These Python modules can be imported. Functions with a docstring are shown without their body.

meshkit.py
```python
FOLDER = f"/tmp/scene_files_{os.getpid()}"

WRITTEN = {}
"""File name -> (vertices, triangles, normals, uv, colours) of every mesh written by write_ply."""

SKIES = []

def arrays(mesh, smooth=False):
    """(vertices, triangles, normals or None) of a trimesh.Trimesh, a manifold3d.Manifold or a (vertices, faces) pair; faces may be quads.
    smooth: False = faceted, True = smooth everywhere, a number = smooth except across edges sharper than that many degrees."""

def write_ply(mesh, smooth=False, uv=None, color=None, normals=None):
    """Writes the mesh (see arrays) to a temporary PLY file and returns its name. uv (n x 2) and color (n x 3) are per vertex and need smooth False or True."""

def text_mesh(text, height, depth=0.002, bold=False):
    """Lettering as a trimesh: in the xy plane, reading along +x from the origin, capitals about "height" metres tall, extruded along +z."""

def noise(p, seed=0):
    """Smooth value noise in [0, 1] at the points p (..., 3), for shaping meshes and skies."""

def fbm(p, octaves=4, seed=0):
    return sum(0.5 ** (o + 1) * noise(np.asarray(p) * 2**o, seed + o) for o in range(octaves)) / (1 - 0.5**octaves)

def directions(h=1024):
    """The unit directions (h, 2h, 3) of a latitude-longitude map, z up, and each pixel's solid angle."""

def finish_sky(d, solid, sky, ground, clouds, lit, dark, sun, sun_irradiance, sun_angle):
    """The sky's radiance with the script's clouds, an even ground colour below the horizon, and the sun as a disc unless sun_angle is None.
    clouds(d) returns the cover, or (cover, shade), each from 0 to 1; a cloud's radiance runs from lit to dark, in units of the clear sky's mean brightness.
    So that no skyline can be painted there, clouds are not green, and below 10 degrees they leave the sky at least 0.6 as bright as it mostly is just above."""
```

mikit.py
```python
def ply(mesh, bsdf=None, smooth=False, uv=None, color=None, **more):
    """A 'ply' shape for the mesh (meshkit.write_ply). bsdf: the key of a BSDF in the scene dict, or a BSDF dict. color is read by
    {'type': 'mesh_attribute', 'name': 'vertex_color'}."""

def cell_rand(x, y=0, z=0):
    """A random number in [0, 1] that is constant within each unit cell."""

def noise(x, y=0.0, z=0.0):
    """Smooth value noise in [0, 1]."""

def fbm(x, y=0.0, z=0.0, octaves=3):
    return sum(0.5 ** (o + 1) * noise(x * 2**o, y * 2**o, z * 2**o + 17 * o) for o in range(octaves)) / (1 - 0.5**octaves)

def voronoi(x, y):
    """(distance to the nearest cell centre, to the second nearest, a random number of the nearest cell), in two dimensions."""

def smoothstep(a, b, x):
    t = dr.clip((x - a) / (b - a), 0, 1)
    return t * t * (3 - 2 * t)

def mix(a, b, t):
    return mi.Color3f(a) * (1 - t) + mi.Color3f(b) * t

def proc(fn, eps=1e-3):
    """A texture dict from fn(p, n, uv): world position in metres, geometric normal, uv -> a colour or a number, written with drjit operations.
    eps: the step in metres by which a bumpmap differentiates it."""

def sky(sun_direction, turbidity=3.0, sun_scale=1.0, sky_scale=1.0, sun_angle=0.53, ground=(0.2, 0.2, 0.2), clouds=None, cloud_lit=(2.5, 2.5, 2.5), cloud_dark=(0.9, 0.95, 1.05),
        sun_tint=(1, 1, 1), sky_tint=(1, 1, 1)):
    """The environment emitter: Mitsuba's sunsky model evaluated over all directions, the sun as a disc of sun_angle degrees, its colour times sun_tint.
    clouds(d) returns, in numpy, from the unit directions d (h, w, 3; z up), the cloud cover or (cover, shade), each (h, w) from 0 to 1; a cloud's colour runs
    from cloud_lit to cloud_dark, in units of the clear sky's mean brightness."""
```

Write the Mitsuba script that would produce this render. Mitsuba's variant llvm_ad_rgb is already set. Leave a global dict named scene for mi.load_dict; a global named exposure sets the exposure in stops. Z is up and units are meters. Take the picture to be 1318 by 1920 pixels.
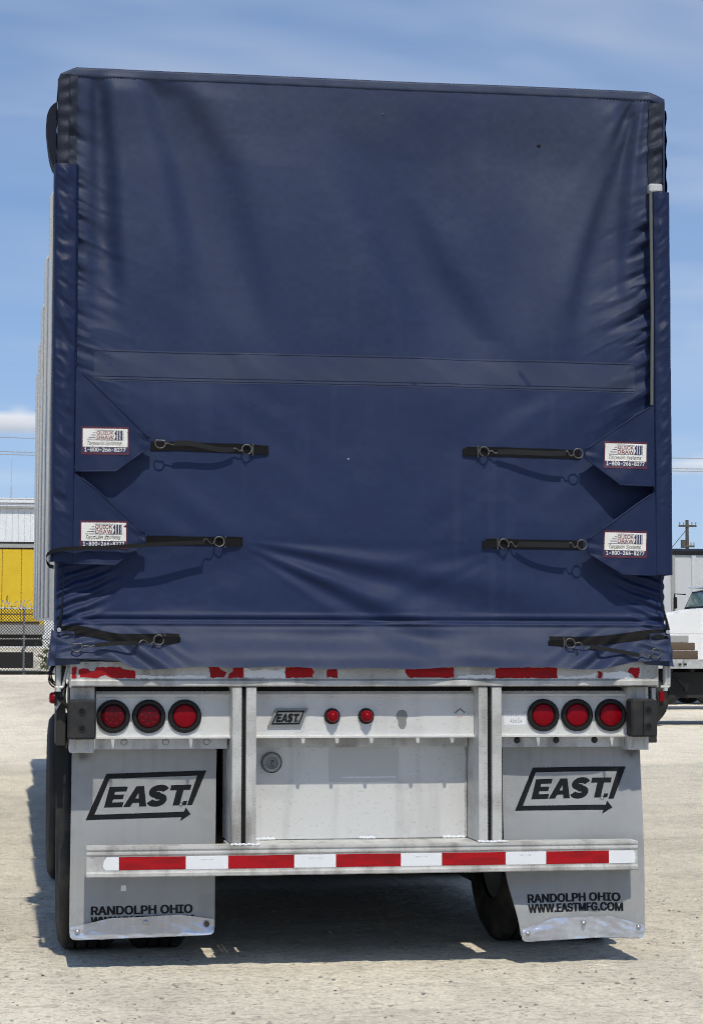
import math
import numpy as np, trimesh, shapely, shapely.geometry as sg, shapely.affinity as sa
import mitsuba as mi, drjit as dr
import mikit, meshkit
from mikit import proc, noise, fbm, voronoi, smoothstep, mix, cell_rand

scene, labels = {}, {}
R = np.random.default_rng(7)
T = mi.ScalarTransform4f

# ------------------------------------------------------------------ camera, sky, exposure
YAW, PITCH, ROLL = 0.158349, 0.068295, 0.001586
CAM = np.array([-1.5012, -8.8778, 1.4019])
fw = np.array([math.sin(YAW) * math.cos(PITCH), math.cos(YAW) * math.cos(PITCH), math.sin(PITCH)])
rt = np.array([math.cos(YAW), -math.sin(YAW), 0.0])
up = np.cross(rt, fw)
up = -rt * math.sin(ROLL) + up * math.cos(ROLL)
scene['camera'] = {'type': 'perspective', 'fov': math.degrees(2 * math.atan(659 / 3942.6)), 'fov_axis': 'x',
                   'near_clip': 0.1, 'far_clip': 6000.0,
                   'to_world': T().look_at(origin=CAM.tolist(), target=(CAM + fw).tolist(), up=up.tolist())}
SUN_EL = math.radians(52.0)
SUN = [0.006, -math.cos(SUN_EL), math.sin(SUN_EL)]


def clouds(d):
    az = np.degrees(np.arctan2(d[..., 0], d[..., 1]))
    el = np.degrees(np.arcsin(np.clip(d[..., 2], -1, 1)))
    wx, wy = d[..., 0] / (d[..., 2] + 0.12), d[..., 1] / (d[..., 2] + 0.12)
    warp = meshkit.fbm(np.stack([wx * 0.7, wy * 0.7, wx * 0], -1), 3, seed=3)
    veil = meshkit.fbm(np.stack([wx * 0.55 + warp * 1.2, wy * 1.5 + warp, wx * 0 + 3.1], -1), 5, seed=4)
    wisp = meshkit.fbm(np.stack([wx * 1.6 + wy * 0.5 + warp * 2, wy * 4.5 - wx * 1.2, wx * 0 + 9.0], -1), 4, seed=8)
    c = 0.13 * np.clip((veil - 0.40) / 0.35, 0, 1) + 0.24 * np.clip((wisp - 0.45) / 0.35, 0, 1) * np.clip((veil - 0.25) / 0.3, 0, 1)
    c = c * np.clip(el / 4, 0, 1) + 0.20 * np.exp(-np.clip(el, 0, 90) / 6.0)
    # low heaped clouds strung along the horizon
    r = np.random.default_rng(5)
    lumps = meshkit.fbm(np.stack([az * 1.9, el * 3.2, az * 0 + 1.7], -1), 4, seed=12)
    low, shade = np.zeros_like(az), np.zeros_like(az)
    heaps = [(-0.2, 6.20, 2.6, 0.30), (20.5, 5.05, 3.4, 0.26)] + [(a + r.uniform(-9, 9), r.uniform(4.5, 7.0), r.uniform(3, 8), r.uniform(0.3, 0.9)) for a in range(40, 350, 24)]
    for a, e, w, h in heaps:
        da = (az - a + 180) % 360 - 180
        g = 1.15 - np.sqrt((da / w) ** 2 + ((el - e) / (h * np.where(el > e, 1.25, 0.7))) ** 2) + 0.9 * (lumps - 0.5)
        k = np.clip(g / 0.5, 0, 1)
        low = np.maximum(low, k * 0.8)
        shade = np.maximum(shade, k * np.clip(0.30 - (el - e) / h * 0.6, 0, 0.8))
    return np.clip(np.maximum(c, low), 0, 1), shade


scene['sky'] = mikit.sky(SUN, turbidity=3.0, sun_scale=0.88, sun_tint=(0.87, 0.98, 1.10), sky_tint=(1.0, 1.11, 1.27), clouds=clouds, cloud_lit=(3.2, 3.2, 3.2), cloud_dark=(1.1, 1.22, 1.45), ground=(0.3, 0.28, 0.25))
exposure = 1.29
GZ = 0.065          # height of the yard where the trailer stands

# ------------------------------------------------------------------ helpers
def cat(ms):
    return trimesh.util.concatenate([m for m in ms if m is not None])


def box(x0, x1, y0, y1, z0, z1, b=0.003):
    d = [x1 - x0, y1 - y0, z1 - z0]
    b = min(b, min(d) * 0.3)
    if b <= 0:
        return trimesh.creation.box(bounds=[[x0, y0, z0], [x1, y1, z1]])
    pts = []
    for sx in (0, 1):
        for sy in (0, 1):
            for sz in (0, 1):
                for k in range(3):
                    o = [b, b, b]; o[k] = 0
                    pts.append([(x0 + o[0], x1 - o[0])[sx], (y0 + o[1], y1 - o[1])[sy], (z0 + o[2], z1 - o[2])[sz]])
    return trimesh.convex.convex_hull(np.array(pts))


def tube(points, r, sides=8, closed=False):
    p = np.asarray(points, float)
    n = len(p)
    if closed:
        t = np.roll(p, -1, 0) - np.roll(p, 1, 0)
    else:
        t = np.gradient(p, axis=0)
    t /= np.linalg.norm(t, axis=1, keepdims=True) + 1e-12
    a = np.cross(t[0], [0, 0, 1.0] if abs(t[0][2]) < 0.9 else [1.0, 0, 0])
    rings = []
    ang = np.arange(sides) * 2 * np.pi / sides
    rr = np.broadcast_to(r, (n,))
    for i in range(n):
        a = a - t[i] * (a @ t[i]); a /= np.linalg.norm(a)
        b = np.cross(t[i], a)
        rings.append(p[i] + rr[i] * (np.cos(ang)[:, None] * a + np.sin(ang)[:, None] * b))
    v = np.vstack(rings)
    f = []
    m = n if closed else n - 1
    for i in range(m):
        for j in range(sides):
            A, B = i * sides + j, i * sides + (j + 1) % sides
            C, D = ((i + 1) % n) * sides + (j + 1) % sides, ((i + 1) % n) * sides + j
            f += [[A, B, C], [A, C, D]]
    if not closed:
        v = np.vstack([v, p[0], p[-1]])
        for j in range(sides):
            f += [[n * sides, (j + 1) % sides, j], [n * sides + 1, (n - 1) * sides + j, (n - 1) * sides + (j + 1) % sides]]
    return trimesh.Trimesh(v, f, process=False)


def smooth_path(pts, n=24):
    p = np.asarray(pts, float)
    from scipy.interpolate import CubicSpline
    d = np.r_[0, np.cumsum(np.linalg.norm(np.diff(p, axis=0), axis=1))]
    return CubicSpline(d, p)(np.linspace(0, d[-1], n))


def band(points, half, thick):
    """A flat strap along points; half: vector (or one per point) of half its width; thick: vector of its thickness."""
    p = np.asarray(points, float); h = np.broadcast_to(half, p.shape); k = np.broadcast_to(thick, p.shape)
    n = len(p)
    v = np.vstack([p - h, p + h, p + h + k, p - h + k])
    f = []
    for i in range(n - 1):
        for a, b in ((0, 1), (1, 2), (2, 3), (3, 0)):
            A, B, C, D = a * n + i, b * n + i, b * n + i + 1, a * n + i + 1
            f += [[A, B, C], [A, C, D]]
    f += [[0, n, 2 * n], [0, 2 * n, 3 * n]]
    e = n - 1
    f += [[e, 2 * n + e, n + e], [e, 3 * n + e, 2 * n + e]]
    m = trimesh.Trimesh(v, f, process=False)
    m.fix_normals()
    return m


def grid(P):
    """A sheet from an array (n, m, 3)."""
    n, m = P.shape[:2]
    i, j = np.meshgrid(np.arange(n - 1), np.arange(m - 1), indexing='ij')
    a = (i * m + j).ravel()
    f = np.vstack([np.stack([a, a + 1, a + m + 1], 1), np.stack([a, a + m + 1, a + m], 1)])
    return trimesh.Trimesh(P.reshape(-1, 3), f, process=False)


def polys(g):
    return [q for q in getattr(g, 'geoms', [g]) if q.area > 1e-9]


def prism(poly, y, depth):
    """Polygon in (x, z), front face at y, reaching back by depth."""
    if not hasattr(poly, 'area'):
        poly = sg.Polygon(poly)
    ms = []
    for g in polys(poly.buffer(0)):
        m = trimesh.creation.extrude_polygon(g, depth, engine='earcut')
        v = m.vertices.copy()
        m = trimesh.Trimesh(np.stack([v[:, 0], y + depth - v[:, 2], v[:, 1]], 1), m.faces, process=False)
        ms.append(m)
    return cat(ms)


def extrude_x(profile, x0, x1):
    m = trimesh.creation.extrude_polygon(sg.Polygon(profile), x1 - x0, engine='earcut')
    v = m.vertices
    return trimesh.Trimesh(np.stack([v[:, 2] + x0, v[:, 0], v[:, 1]], 1), m.faces, process=False)


def extrude_z(poly, z0, z1):
    m = trimesh.creation.extrude_polygon(poly if hasattr(poly, 'area') else sg.Polygon(poly), z1 - z0, engine='earcut')
    m.apply_translation([0, 0, z0])
    return m


def lathe_y(profile, cx, y, cz, n=28):
    """profile: (radius, y towards the viewer) pairs, turned about an axis along y; the wall stands at y."""
    ang = np.arange(n) * 2 * np.pi / n
    pr = np.asarray(profile, float)
    v = np.array([[cx + r * c, y - o, cz + r * s] for r, o in pr for c, s in zip(np.cos(ang), np.sin(ang))])
    f = []
    for i in range(len(pr) - 1):
        for j in range(n):
            A, B = i * n + j, i * n + (j + 1) % n
            f += [[A, B, B + n], [A, B + n, A + n]]
    m = trimesh.Trimesh(v, f, process=False)
    m.update_faces(m.nondegenerate_faces())
    m.fix_normals()
    return m


def turn_x(profile, x, y, z, n=40):
    """profile: (x offset, radius) pairs turned about an axis along x."""
    ang = np.arange(n) * 2 * np.pi / n
    pr = np.asarray(profile, float)
    v = np.array([[x + o, y + r * c, z + r * s] for o, r in pr for c, s in zip(np.cos(ang), np.sin(ang))])
    f = []
    for i in range(len(pr) - 1):
        for j in range(n):
            A, B = i * n + j, i * n + (j + 1) % n
            f += [[A, B, B + n], [A, B + n, A + n]]
    return trimesh.Trimesh(v, f, process=False)


def lettering(text, height, x0, x1, z0, y, depth=0.0012, bold=True, shear=0.0, slope=0.0):
    """Upright lettering facing the viewer, stretched to reach from x0 to x1, baseline z0, standing proud of y."""
    m = meshkit.text_mesh(text, height, depth, bold)
    v = m.vertices.copy()
    v[:, 0] += shear * v[:, 1]
    s = (x1 - x0) / (v[:, 0].max() - v[:, 0].min())
    X = x0 + (v[:, 0] - v[:, 0].min()) * s
    return trimesh.Trimesh(np.stack([X, y - v[:, 2], z0 + v[:, 1] + slope * (X - x0)], 1), m.faces, process=False)


used = set()


def number(key):
    k, i = key, 0
    while k in used:
        i += 1
        k = f'{key}_{i:03d}'
    used.add(k)
    return k


def thing(name, label, category, group=None, kind=None):
    k = number(name)
    labels[k] = {'label': label, 'category': category}
    if group: labels[k]['group'] = group
    return k


def part(parent, name, mesh, m, smooth=30, label=None, kind=None, **kw):
    k = number(parent + '__' + name)
    scene[k] = mikit.ply(mesh, m, smooth=smooth, **kw)
    if label or kind:
        labels[k] = {}
        if label: labels[k]['label'] = label
        if kind: labels[k]['kind'] = kind
    return k


def struct(name, mesh, m, smooth=True):
    k = number(name)
    scene[k] = mikit.ply(mesh, m, smooth=smooth)
    labels[k] = {'kind': 'structure'}
    return k


def sstep(a, b, x):
    t = np.clip((x - a) / (b - a), 0, 1)
    return t * t * (3 - 2 * t)


def nz(x, y, z=0.0, seed=0):
    x, y, z = np.broadcast_arrays(x, y, z)
    return meshkit.fbm(np.stack([x, y, z], -1), 3, seed=seed) - 0.5


# ------------------------------------------------------------------ materials
def bs(name, d):
    scene['mat_' + name] = {'type': 'twosided', 'bsdf': d}
    return 'mat_' + name


def principled(color, rough=0.5, metallic=0.0, spec=0.5, **kw):
    c = color if isinstance(color, dict) else {'type': 'rgb', 'value': list(color)}
    return {'type': 'principled', 'base_color': c, 'roughness': rough, 'metallic': metallic, 'specular': spec, **kw}


def tarp_color(p, n, uv):
    dust = fbm(p.x * 1.1, p.y * 1.1, p.z * 1.6, 4)
    fine = noise(p.x * 60, p.y * 60, p.z * 60)
    high = smoothstep(1.9, 3.6, p.z)
    k = dr.clip(0.02 + 0.20 * high * (0.4 + dust) + 0.16 * smoothstep(0.5, 0.8, dust), 0, 0.6) * (0.85 + 0.3 * fine)
    run = smoothstep(0.55, 0.85, noise(p.x * 26, 1.0, p.z * 0.9)) * smoothstep(0.4, 0.7, noise(p.x * 2.3, 4.0, p.z * 1.1))
    k = k + 0.07 * run + 0.30 * smoothstep(1.540, 1.525, p.z) * (0.45 + 0.8 * fbm(p.x * 4, 6.0, p.z * 9, 3))  # below the hem, extra sun on the leaning skirt is mixed in as colour
    rim = smoothstep(3.84, 3.875, p.z) * (0.35 + 0.4 * noise(p.x * 14, p.z * 30))
    k = dr.maximum(k, rim)
    scuff = smoothstep(0.66, 0.72, fbm(p.x * 5 + 40, p.y * 5, p.z * 11, 3)) * 0.05
    mott = 0.88 + 0.16 * noise(p.x * 38, p.y * 20, p.z * 38) + 0.10 * fbm(p.x * 6, p.y * 6, p.z * 6, 3)
    return mix((0.0085, 0.0205, 0.072), (0.076, 0.092, 0.135), dr.clip(k + scuff, 0, 1)) * mott


def tarp_rough(p, n, uv):
    return 0.52 + 0.12 * fbm(p.x * 3, p.y * 3, p.z * 3, 3)


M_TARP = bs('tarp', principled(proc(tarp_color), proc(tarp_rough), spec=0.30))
M_TARP2 = bs('tarp_flap', principled((0.0075, 0.0165, 0.058), 0.52, spec=0.28))
M_HEM = bs('hem', principled((0.03, 0.045, 0.10), 0.5, spec=0.3))
M_SIDE = bs('side_sheet', principled((0.46, 0.47, 0.48), 0.32, spec=0.5))


def alu_color(p, n, uv):
    streak = fbm(p.x * 22, p.y * 8, p.z * 3.0, 3)
    blot = fbm(p.x * 7 + 5, p.y * 7, p.z * 9, 4)
    spot = smoothstep(0.76, 0.84, noise(p.x * 150, p.y * 150, p.z * 150)) * 0.3
    k = dr.clip(smoothstep(0.40, 0.75, blot) * 0.40 + 0.45 * smoothstep(0.45, 0.8, streak) + spot, 0, 1)
    return mix((0.53, 0.53, 0.52), (0.22, 0.21, 0.19), k)


M_ALU = bs('aluminium', principled(proc(alu_color), 0.42, metallic=0.15))


def white_color(p, n, uv):
    speck = smoothstep(0.80, 0.90, noise(p.x * 105, p.y * 30, p.z * 95)) * 0.28
    run = fbm(p.x * 18, 3.0, p.z * 1.6, 3)
    blot = fbm(p.x * 5, p.y * 5, p.z * 6, 4)
    k = dr.clip(speck + 0.22 * smoothstep(0.5, 0.8, run) + 0.25 * smoothstep(0.55, 0.8, blot), 0, 1)
    return mix((0.575, 0.58, 0.58), (0.31, 0.305, 0.295), k)


M_WHITE = bs('white_panel', principled(proc(white_color), 0.45))


def flap_color(p, n, uv):
    run = fbm(p.x * 30, p.y * 4, p.z * 2.2, 3)
    blot = fbm(p.x * 6, p.y * 6, p.z * 7, 4)
    drip = smoothstep(0.62, 0.8, noise(p.x * 55, 1.0, p.z * 2.0)) * smoothstep(0.75, 1.0, p.z)
    k = dr.clip(0.12 * smoothstep(0.45, 0.8, run) + 0.4 * smoothstep(0.5, 0.8, blot) + 0.14 * drip, 0, 1)
    sx = dr.abs(p.x) - 1.205
    grease = dr.exp(-(dr.square(sx / 0.035) + dr.square((p.z - 0.985) / 0.03))) * (0.5 + noise(p.x * 60, 2.0, p.z * 25))
    spray = smoothstep(0.45, 0.25, p.z) * smoothstep(0.35, 0.7, fbm(p.x * 9, 7.0, p.z * 9, 4)) * 0.35
    c = mix((0.315, 0.325, 0.335), (0.19, 0.19, 0.19), k)
    return mix(mix(c, (0.36, 0.335, 0.29), spray), (0.06, 0.055, 0.05), dr.clip(grease, 0, 0.8))


M_FLAP = bs('mudflap', principled(proc(flap_color), 0.38))
M_BLACK = bs('black_rubber', principled((0.010, 0.010, 0.011), 0.55, spec=0.3))


def dock_color(p, n, uv):
    return mix((0.014, 0.014, 0.015), (0.042, 0.041, 0.039), smoothstep(0.45, 0.8, fbm(p.x * 16, p.y * 16, p.z * 16, 4)) * 0.6)


M_DOCK = bs('dock_rubber', principled(proc(dock_color), 0.7))
M_WEB = bs('webbing', principled((0.007, 0.007, 0.008), 0.7, spec=0.15))
M_INK = bs('ink', principled((0.008, 0.009, 0.011), 0.5, spec=0.2))
M_WIRE = bs('dark_wire', principled((0.11, 0.105, 0.10), 0.38, metallic=0.7))
M_STEEL = bs('steel', principled((0.55, 0.55, 0.55), 0.3, metallic=0.9))


def plate_color(p, n, uv):
    return mix((0.66, 0.70, 0.79), (0.46, 0.48, 0.55), fbm(p.x * 30, p.y * 8, p.z * 6, 3))


def plate_rough(p, n, uv):
    return 0.12 + 0.22 * fbm(p.x * 14, p.y * 9, p.z * 9, 3)


M_PLATE = bs('weight_plate', principled(proc(plate_color), proc(plate_rough), metallic=0.55))


def red_color(p, n, uv):
    return mix((0.38, 0.009, 0.014), (0.28, 0.010, 0.014), smoothstep(0.4, 0.75, fbm(p.x * 12, p.y, p.z * 40, 3)))


M_RED = bs('red_tape', principled(proc(red_color), 0.45, spec=0.15))
M_TAPE = bs('white_tape', principled((0.76, 0.78, 0.82), 0.3))
M_LENS = bs('red_lens', principled((0.21, 0.002, 0.008), 0.22, spec=0.12))
M_LENSD = bs('dark_lens', principled((0.085, 0.002, 0.006), 0.2, spec=0.2))
M_LABEL = bs('label_white', principled((0.72, 0.71, 0.67), 0.45))
M_MAROON = bs('label_maroon', principled((0.17, 0.025, 0.035), 0.45))
M_EDGE = bs('label_edge', principled((0.085, 0.014, 0.032), 0.45))
M_NAVY = bs('label_navy', principled((0.02, 0.022, 0.07), 0.45))
M_GREYP = bs('grey_paint', principled((0.20, 0.205, 0.205), 0.5))
M_PATCH = bs('patch', principled((0.47, 0.475, 0.475), 0.5))
M_DARK = bs('chassis', principled((0.022, 0.021, 0.020), 0.7))


def tyre_color(p, n, uv):
    return mix((0.009, 0.0088, 0.0085), (0.035, 0.031, 0.027), smoothstep(0.4, 0.75, fbm(p.x * 9, p.y * 9, p.z * 9, 4)))


M_TYRE = bs('tyre', principled(proc(tyre_color), 0.75))


def band_color(p, n, uv):
    d = fbm(p.x * 7 + p.z * 9, 2.0, p.z * 6, 4)
    return mix((0.013, 0.026, 0.080), (0.085, 0.098, 0.13), 0.16 + 0.28 * d)


M_BAND = bs('tarp_band', principled(proc(band_color), 0.55, spec=0.28))
M_SLEEVE = bs('tarp_sleeve', principled((0.026, 0.032, 0.052), 0.6, spec=0.25))
M_LOOP = bs('tarp_loop', principled((0.006, 0.009, 0.022), 0.6, spec=0.2))
M_DULL = bs('dull_pole', principled((0.12, 0.12, 0.115), 0.6, spec=0.3))


def ground_color(p, n, uv):
    big = fbm(p.x * 0.35, p.y * 0.22, 0.0, 4)
    mid = fbm(p.x * 3.1, p.y * 1.7, 0.0, 4)
    band_ = fbm(p.x * 0.5 + 11, p.y * 3.2, 0.0, 4)
    rut = fbm(p.x * 1.3 + p.y * 0.25, p.y * 9.0 - p.x * 2.4, 0.0, 3)
    grit = noise(p.x * 130, p.y * 130)
    grit2 = noise(p.x * 47, p.y * 47)
    d1, d2, r1 = voronoi(p.x * 42, p.y * 42)
    stone = smoothstep(0.34, 0.22, d1) * smoothstep(0.72, 0.80, r1)
    c = mix((0.575, 0.525, 0.435), (0.43, 0.395, 0.33), smoothstep(0.38, 0.66, big) * 0.75 + 0.4 * smoothstep(0.45, 0.72, mid))
    c = mix(c, (0.60, 0.56, 0.48), smoothstep(0.52, 0.72, band_) * 0.16)
    c = c * (1.0 - 0.06 * smoothstep(0.56, 0.64, rut)) * (1.0 - 0.17 * smoothstep(0.66, 0.80, noise(p.x * 33, p.y * 44, 3.0)) - 0.14 * smoothstep(0.62, 0.78, noise(p.x * 85, p.y * 110, 5.0))) * (0.84 + 0.22 * grit + 0.16 * grit2)
    return mix(c, mix((0.20, 0.19, 0.175), (0.50, 0.48, 0.44), cell_rand(r1 * 997.0)), stone * 0.55)


def ground_bump(p, n, uv):
    return 0.006 * fbm(p.x * 14, p.y * 14, 0.0, 4) + 0.0035 * noise(p.x * 75, p.y * 75)


M_GROUND = bs('ground', {'type': 'bumpmap', 'arbitrary': proc(ground_bump, eps=0.004), 'scale': 1.0,
                         'bsdf': principled(proc(ground_color), 0.95, spec=0.1)})
M_STONE = bs('stone', principled((0.36, 0.335, 0.29), 0.9, spec=0.2))
M_STONE2 = bs('stone_grey', principled((0.21, 0.20, 0.185), 0.9, spec=0.2))


def yellow_color(p, n, uv):
    d = fbm(p.x * 2.0, p.y, p.z * 2.4, 4)
    return mix((0.70, 0.475, 0.016), (0.67, 0.45, 0.016), smoothstep(0.45, 0.75, d))


M_YELLOW = bs('yellow_paint', principled(proc(yellow_color), 0.4))
M_SHED = bs('white_sheet', principled((0.74, 0.76, 0.79), 0.4))
M_TRUCK = bs('white_truck', principled((0.80, 0.80, 0.80), 0.25, clearcoat=0.6))
M_VAN = bs('van_sheet', principled((0.56, 0.57, 0.58), 0.45))
M_GREY = bs('grey_metal', principled((0.34, 0.34, 0.33), 0.5))
M_GALV = bs('galvanised', principled((0.42, 0.43, 0.43), 0.4, metallic=0.5))


def wood_color(p, n, uv):
    return mix((0.15, 0.105, 0.07), (0.08, 0.058, 0.04), fbm(p.x * 2.5, p.y * 20, p.z * 24, 4))


M_WOOD = bs('wood', principled(proc(wood_color), 0.8))
M_POLE = bs('pole_wood', principled((0.095, 0.088, 0.08), 0.9))
M_GLASS = bs('dark_glass', principled((0.10, 0.16, 0.15), 0.08, spec=0.6))
bs('leaf', principled((0.07, 0.10, 0.04), 0.6))
# ------------------------------------------------------------------ the yard
def ground_h(x, y):
    h = GZ + (0.79 * sstep(26, 49, y) + 0.95 * sstep(68, 100, y)) * sstep(9.0, 3.0, x)
    h = h + 0.05 * nz(x * 0.12, y * 0.12, 0, 3) * sstep(6, 20, np.hypot(x, y - 1))
    near = np.exp(-((x / 6) ** 2 + ((y - 2) / 9) ** 2))
    h = h + near * (0.012 * nz(x * 2.1, y * 1.3, 0, 5) + 0.008 * nz(x * 8, y * 6, 0, 6) + 0.0085 * nz(x * 30, y * 30, 0, 7))
    # a soft ridge pushed up by a wheel beside the near left corner
    r = y - (1.28 + 0.16 * (x + 1.4) + 0.03 * np.sin(x * 21))
    h = h + 0.022 * np.exp(-(r / 0.035) ** 2) * sstep(-1.42, -1.5, x) * sstep(-3.2, -2.6, x) * (0.55 + 0.9 * (nz(x * 20, y * 20, 0, 9) + 0.5))
    return h


def ground_mesh():
    xs = np.unique(np.round(np.r_[np.linspace(-2.6, 2.9, 460), -np.geomspace(2.6, 3000, 90), np.geomspace(2.9, 3000, 90)], 4))
    ys = np.unique(np.round(np.r_[np.linspace(-1.8, 3.2, 400), np.linspace(3.2, 70, 260), np.geomspace(70, 3000, 40), -np.geomspace(1.8, 3000, 50)], 4))
    X, Y = np.meshgrid(xs, ys)
    return grid(np.stack([X, Y, ground_h(X, Y)], -1))


struct('ground', ground_mesh(), M_GROUND)


def pebbles(n, smin, smax, seed):
    r = np.random.default_rng(seed)
    base = trimesh.creation.icosphere(subdivisions=0)
    V, F = [], []
    x = np.r_[r.uniform(-2.6, 2.9, n // 2), r.uniform(-7, 12, n - n // 2)]
    y = np.r_[r.uniform(-1.6, 3, n // 2), r.uniform(-1.6, 26, n - n // 2)]
    z = ground_h(x, y)
    for i in range(n):
        s = smin + (smax - smin) * r.random() ** 4
        v = base.vertices * (1 + 0.35 * r.standard_normal(base.vertices.shape)) * s * np.array([1, 0.9, 0.6])
        a = r.uniform(0, 6.28); c, q = math.cos(a), math.sin(a)
        v = v @ np.array([[c, q, 0], [-q, c, 0], [0, 0, 1]])
        F.append(base.faces + len(V) * len(base.vertices)); V.append(v + [x[i], y[i], z[i] + s * 0.2])
    return trimesh.Trimesh(np.vstack(V), np.vstack(F), process=False)


k = number('gravel'); scene[k] = mikit.ply(pebbles(3600, 0.002, 0.011, 1), M_STONE)
labels[k] = {'label': 'pale loose grit scattered over the dusty yard', 'category': 'gravel', 'kind': 'stuff'}
k = number('gravel_chips'); scene[k] = mikit.ply(pebbles(900, 0.002, 0.010, 2), M_STONE2)
labels[k] = {'label': 'darker grey stone chips lying on the dusty yard', 'category': 'gravel', 'kind': 'stuff'}

# ------------------------------------------------------------------ the semi trailer
TR = thing('semi_trailer', 'white aluminium semi trailer seen from behind, red and white bumper tape, grey mud flaps', 'trailer')

# rear rail with peeling tape
rail = extrude_x([(0.0, 1.302), (0.0, 1.374), (0.006, 1.378), (0.12, 1.378), (0.12, 1.271), (-0.004, 1.271), (-0.010, 1.276), (-0.010, 1.294), (-0.006, 1.300)], -1.268, 1.268)
RAIL = part(TR, 'rear_rail', rail, M_ALU, smooth=20)


def torn(pts, seed, jag=0.0025):
    p = shapely.segmentize(sg.Polygon(pts), 0.012)
    r = np.random.default_rng(seed)
    c = np.array(p.exterior.coords)[:-1]
    q = sg.Polygon(c + r.uniform(-jag, jag, c.shape)).buffer(0)
    return max(polys(q), key=lambda a: a.area)


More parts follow.
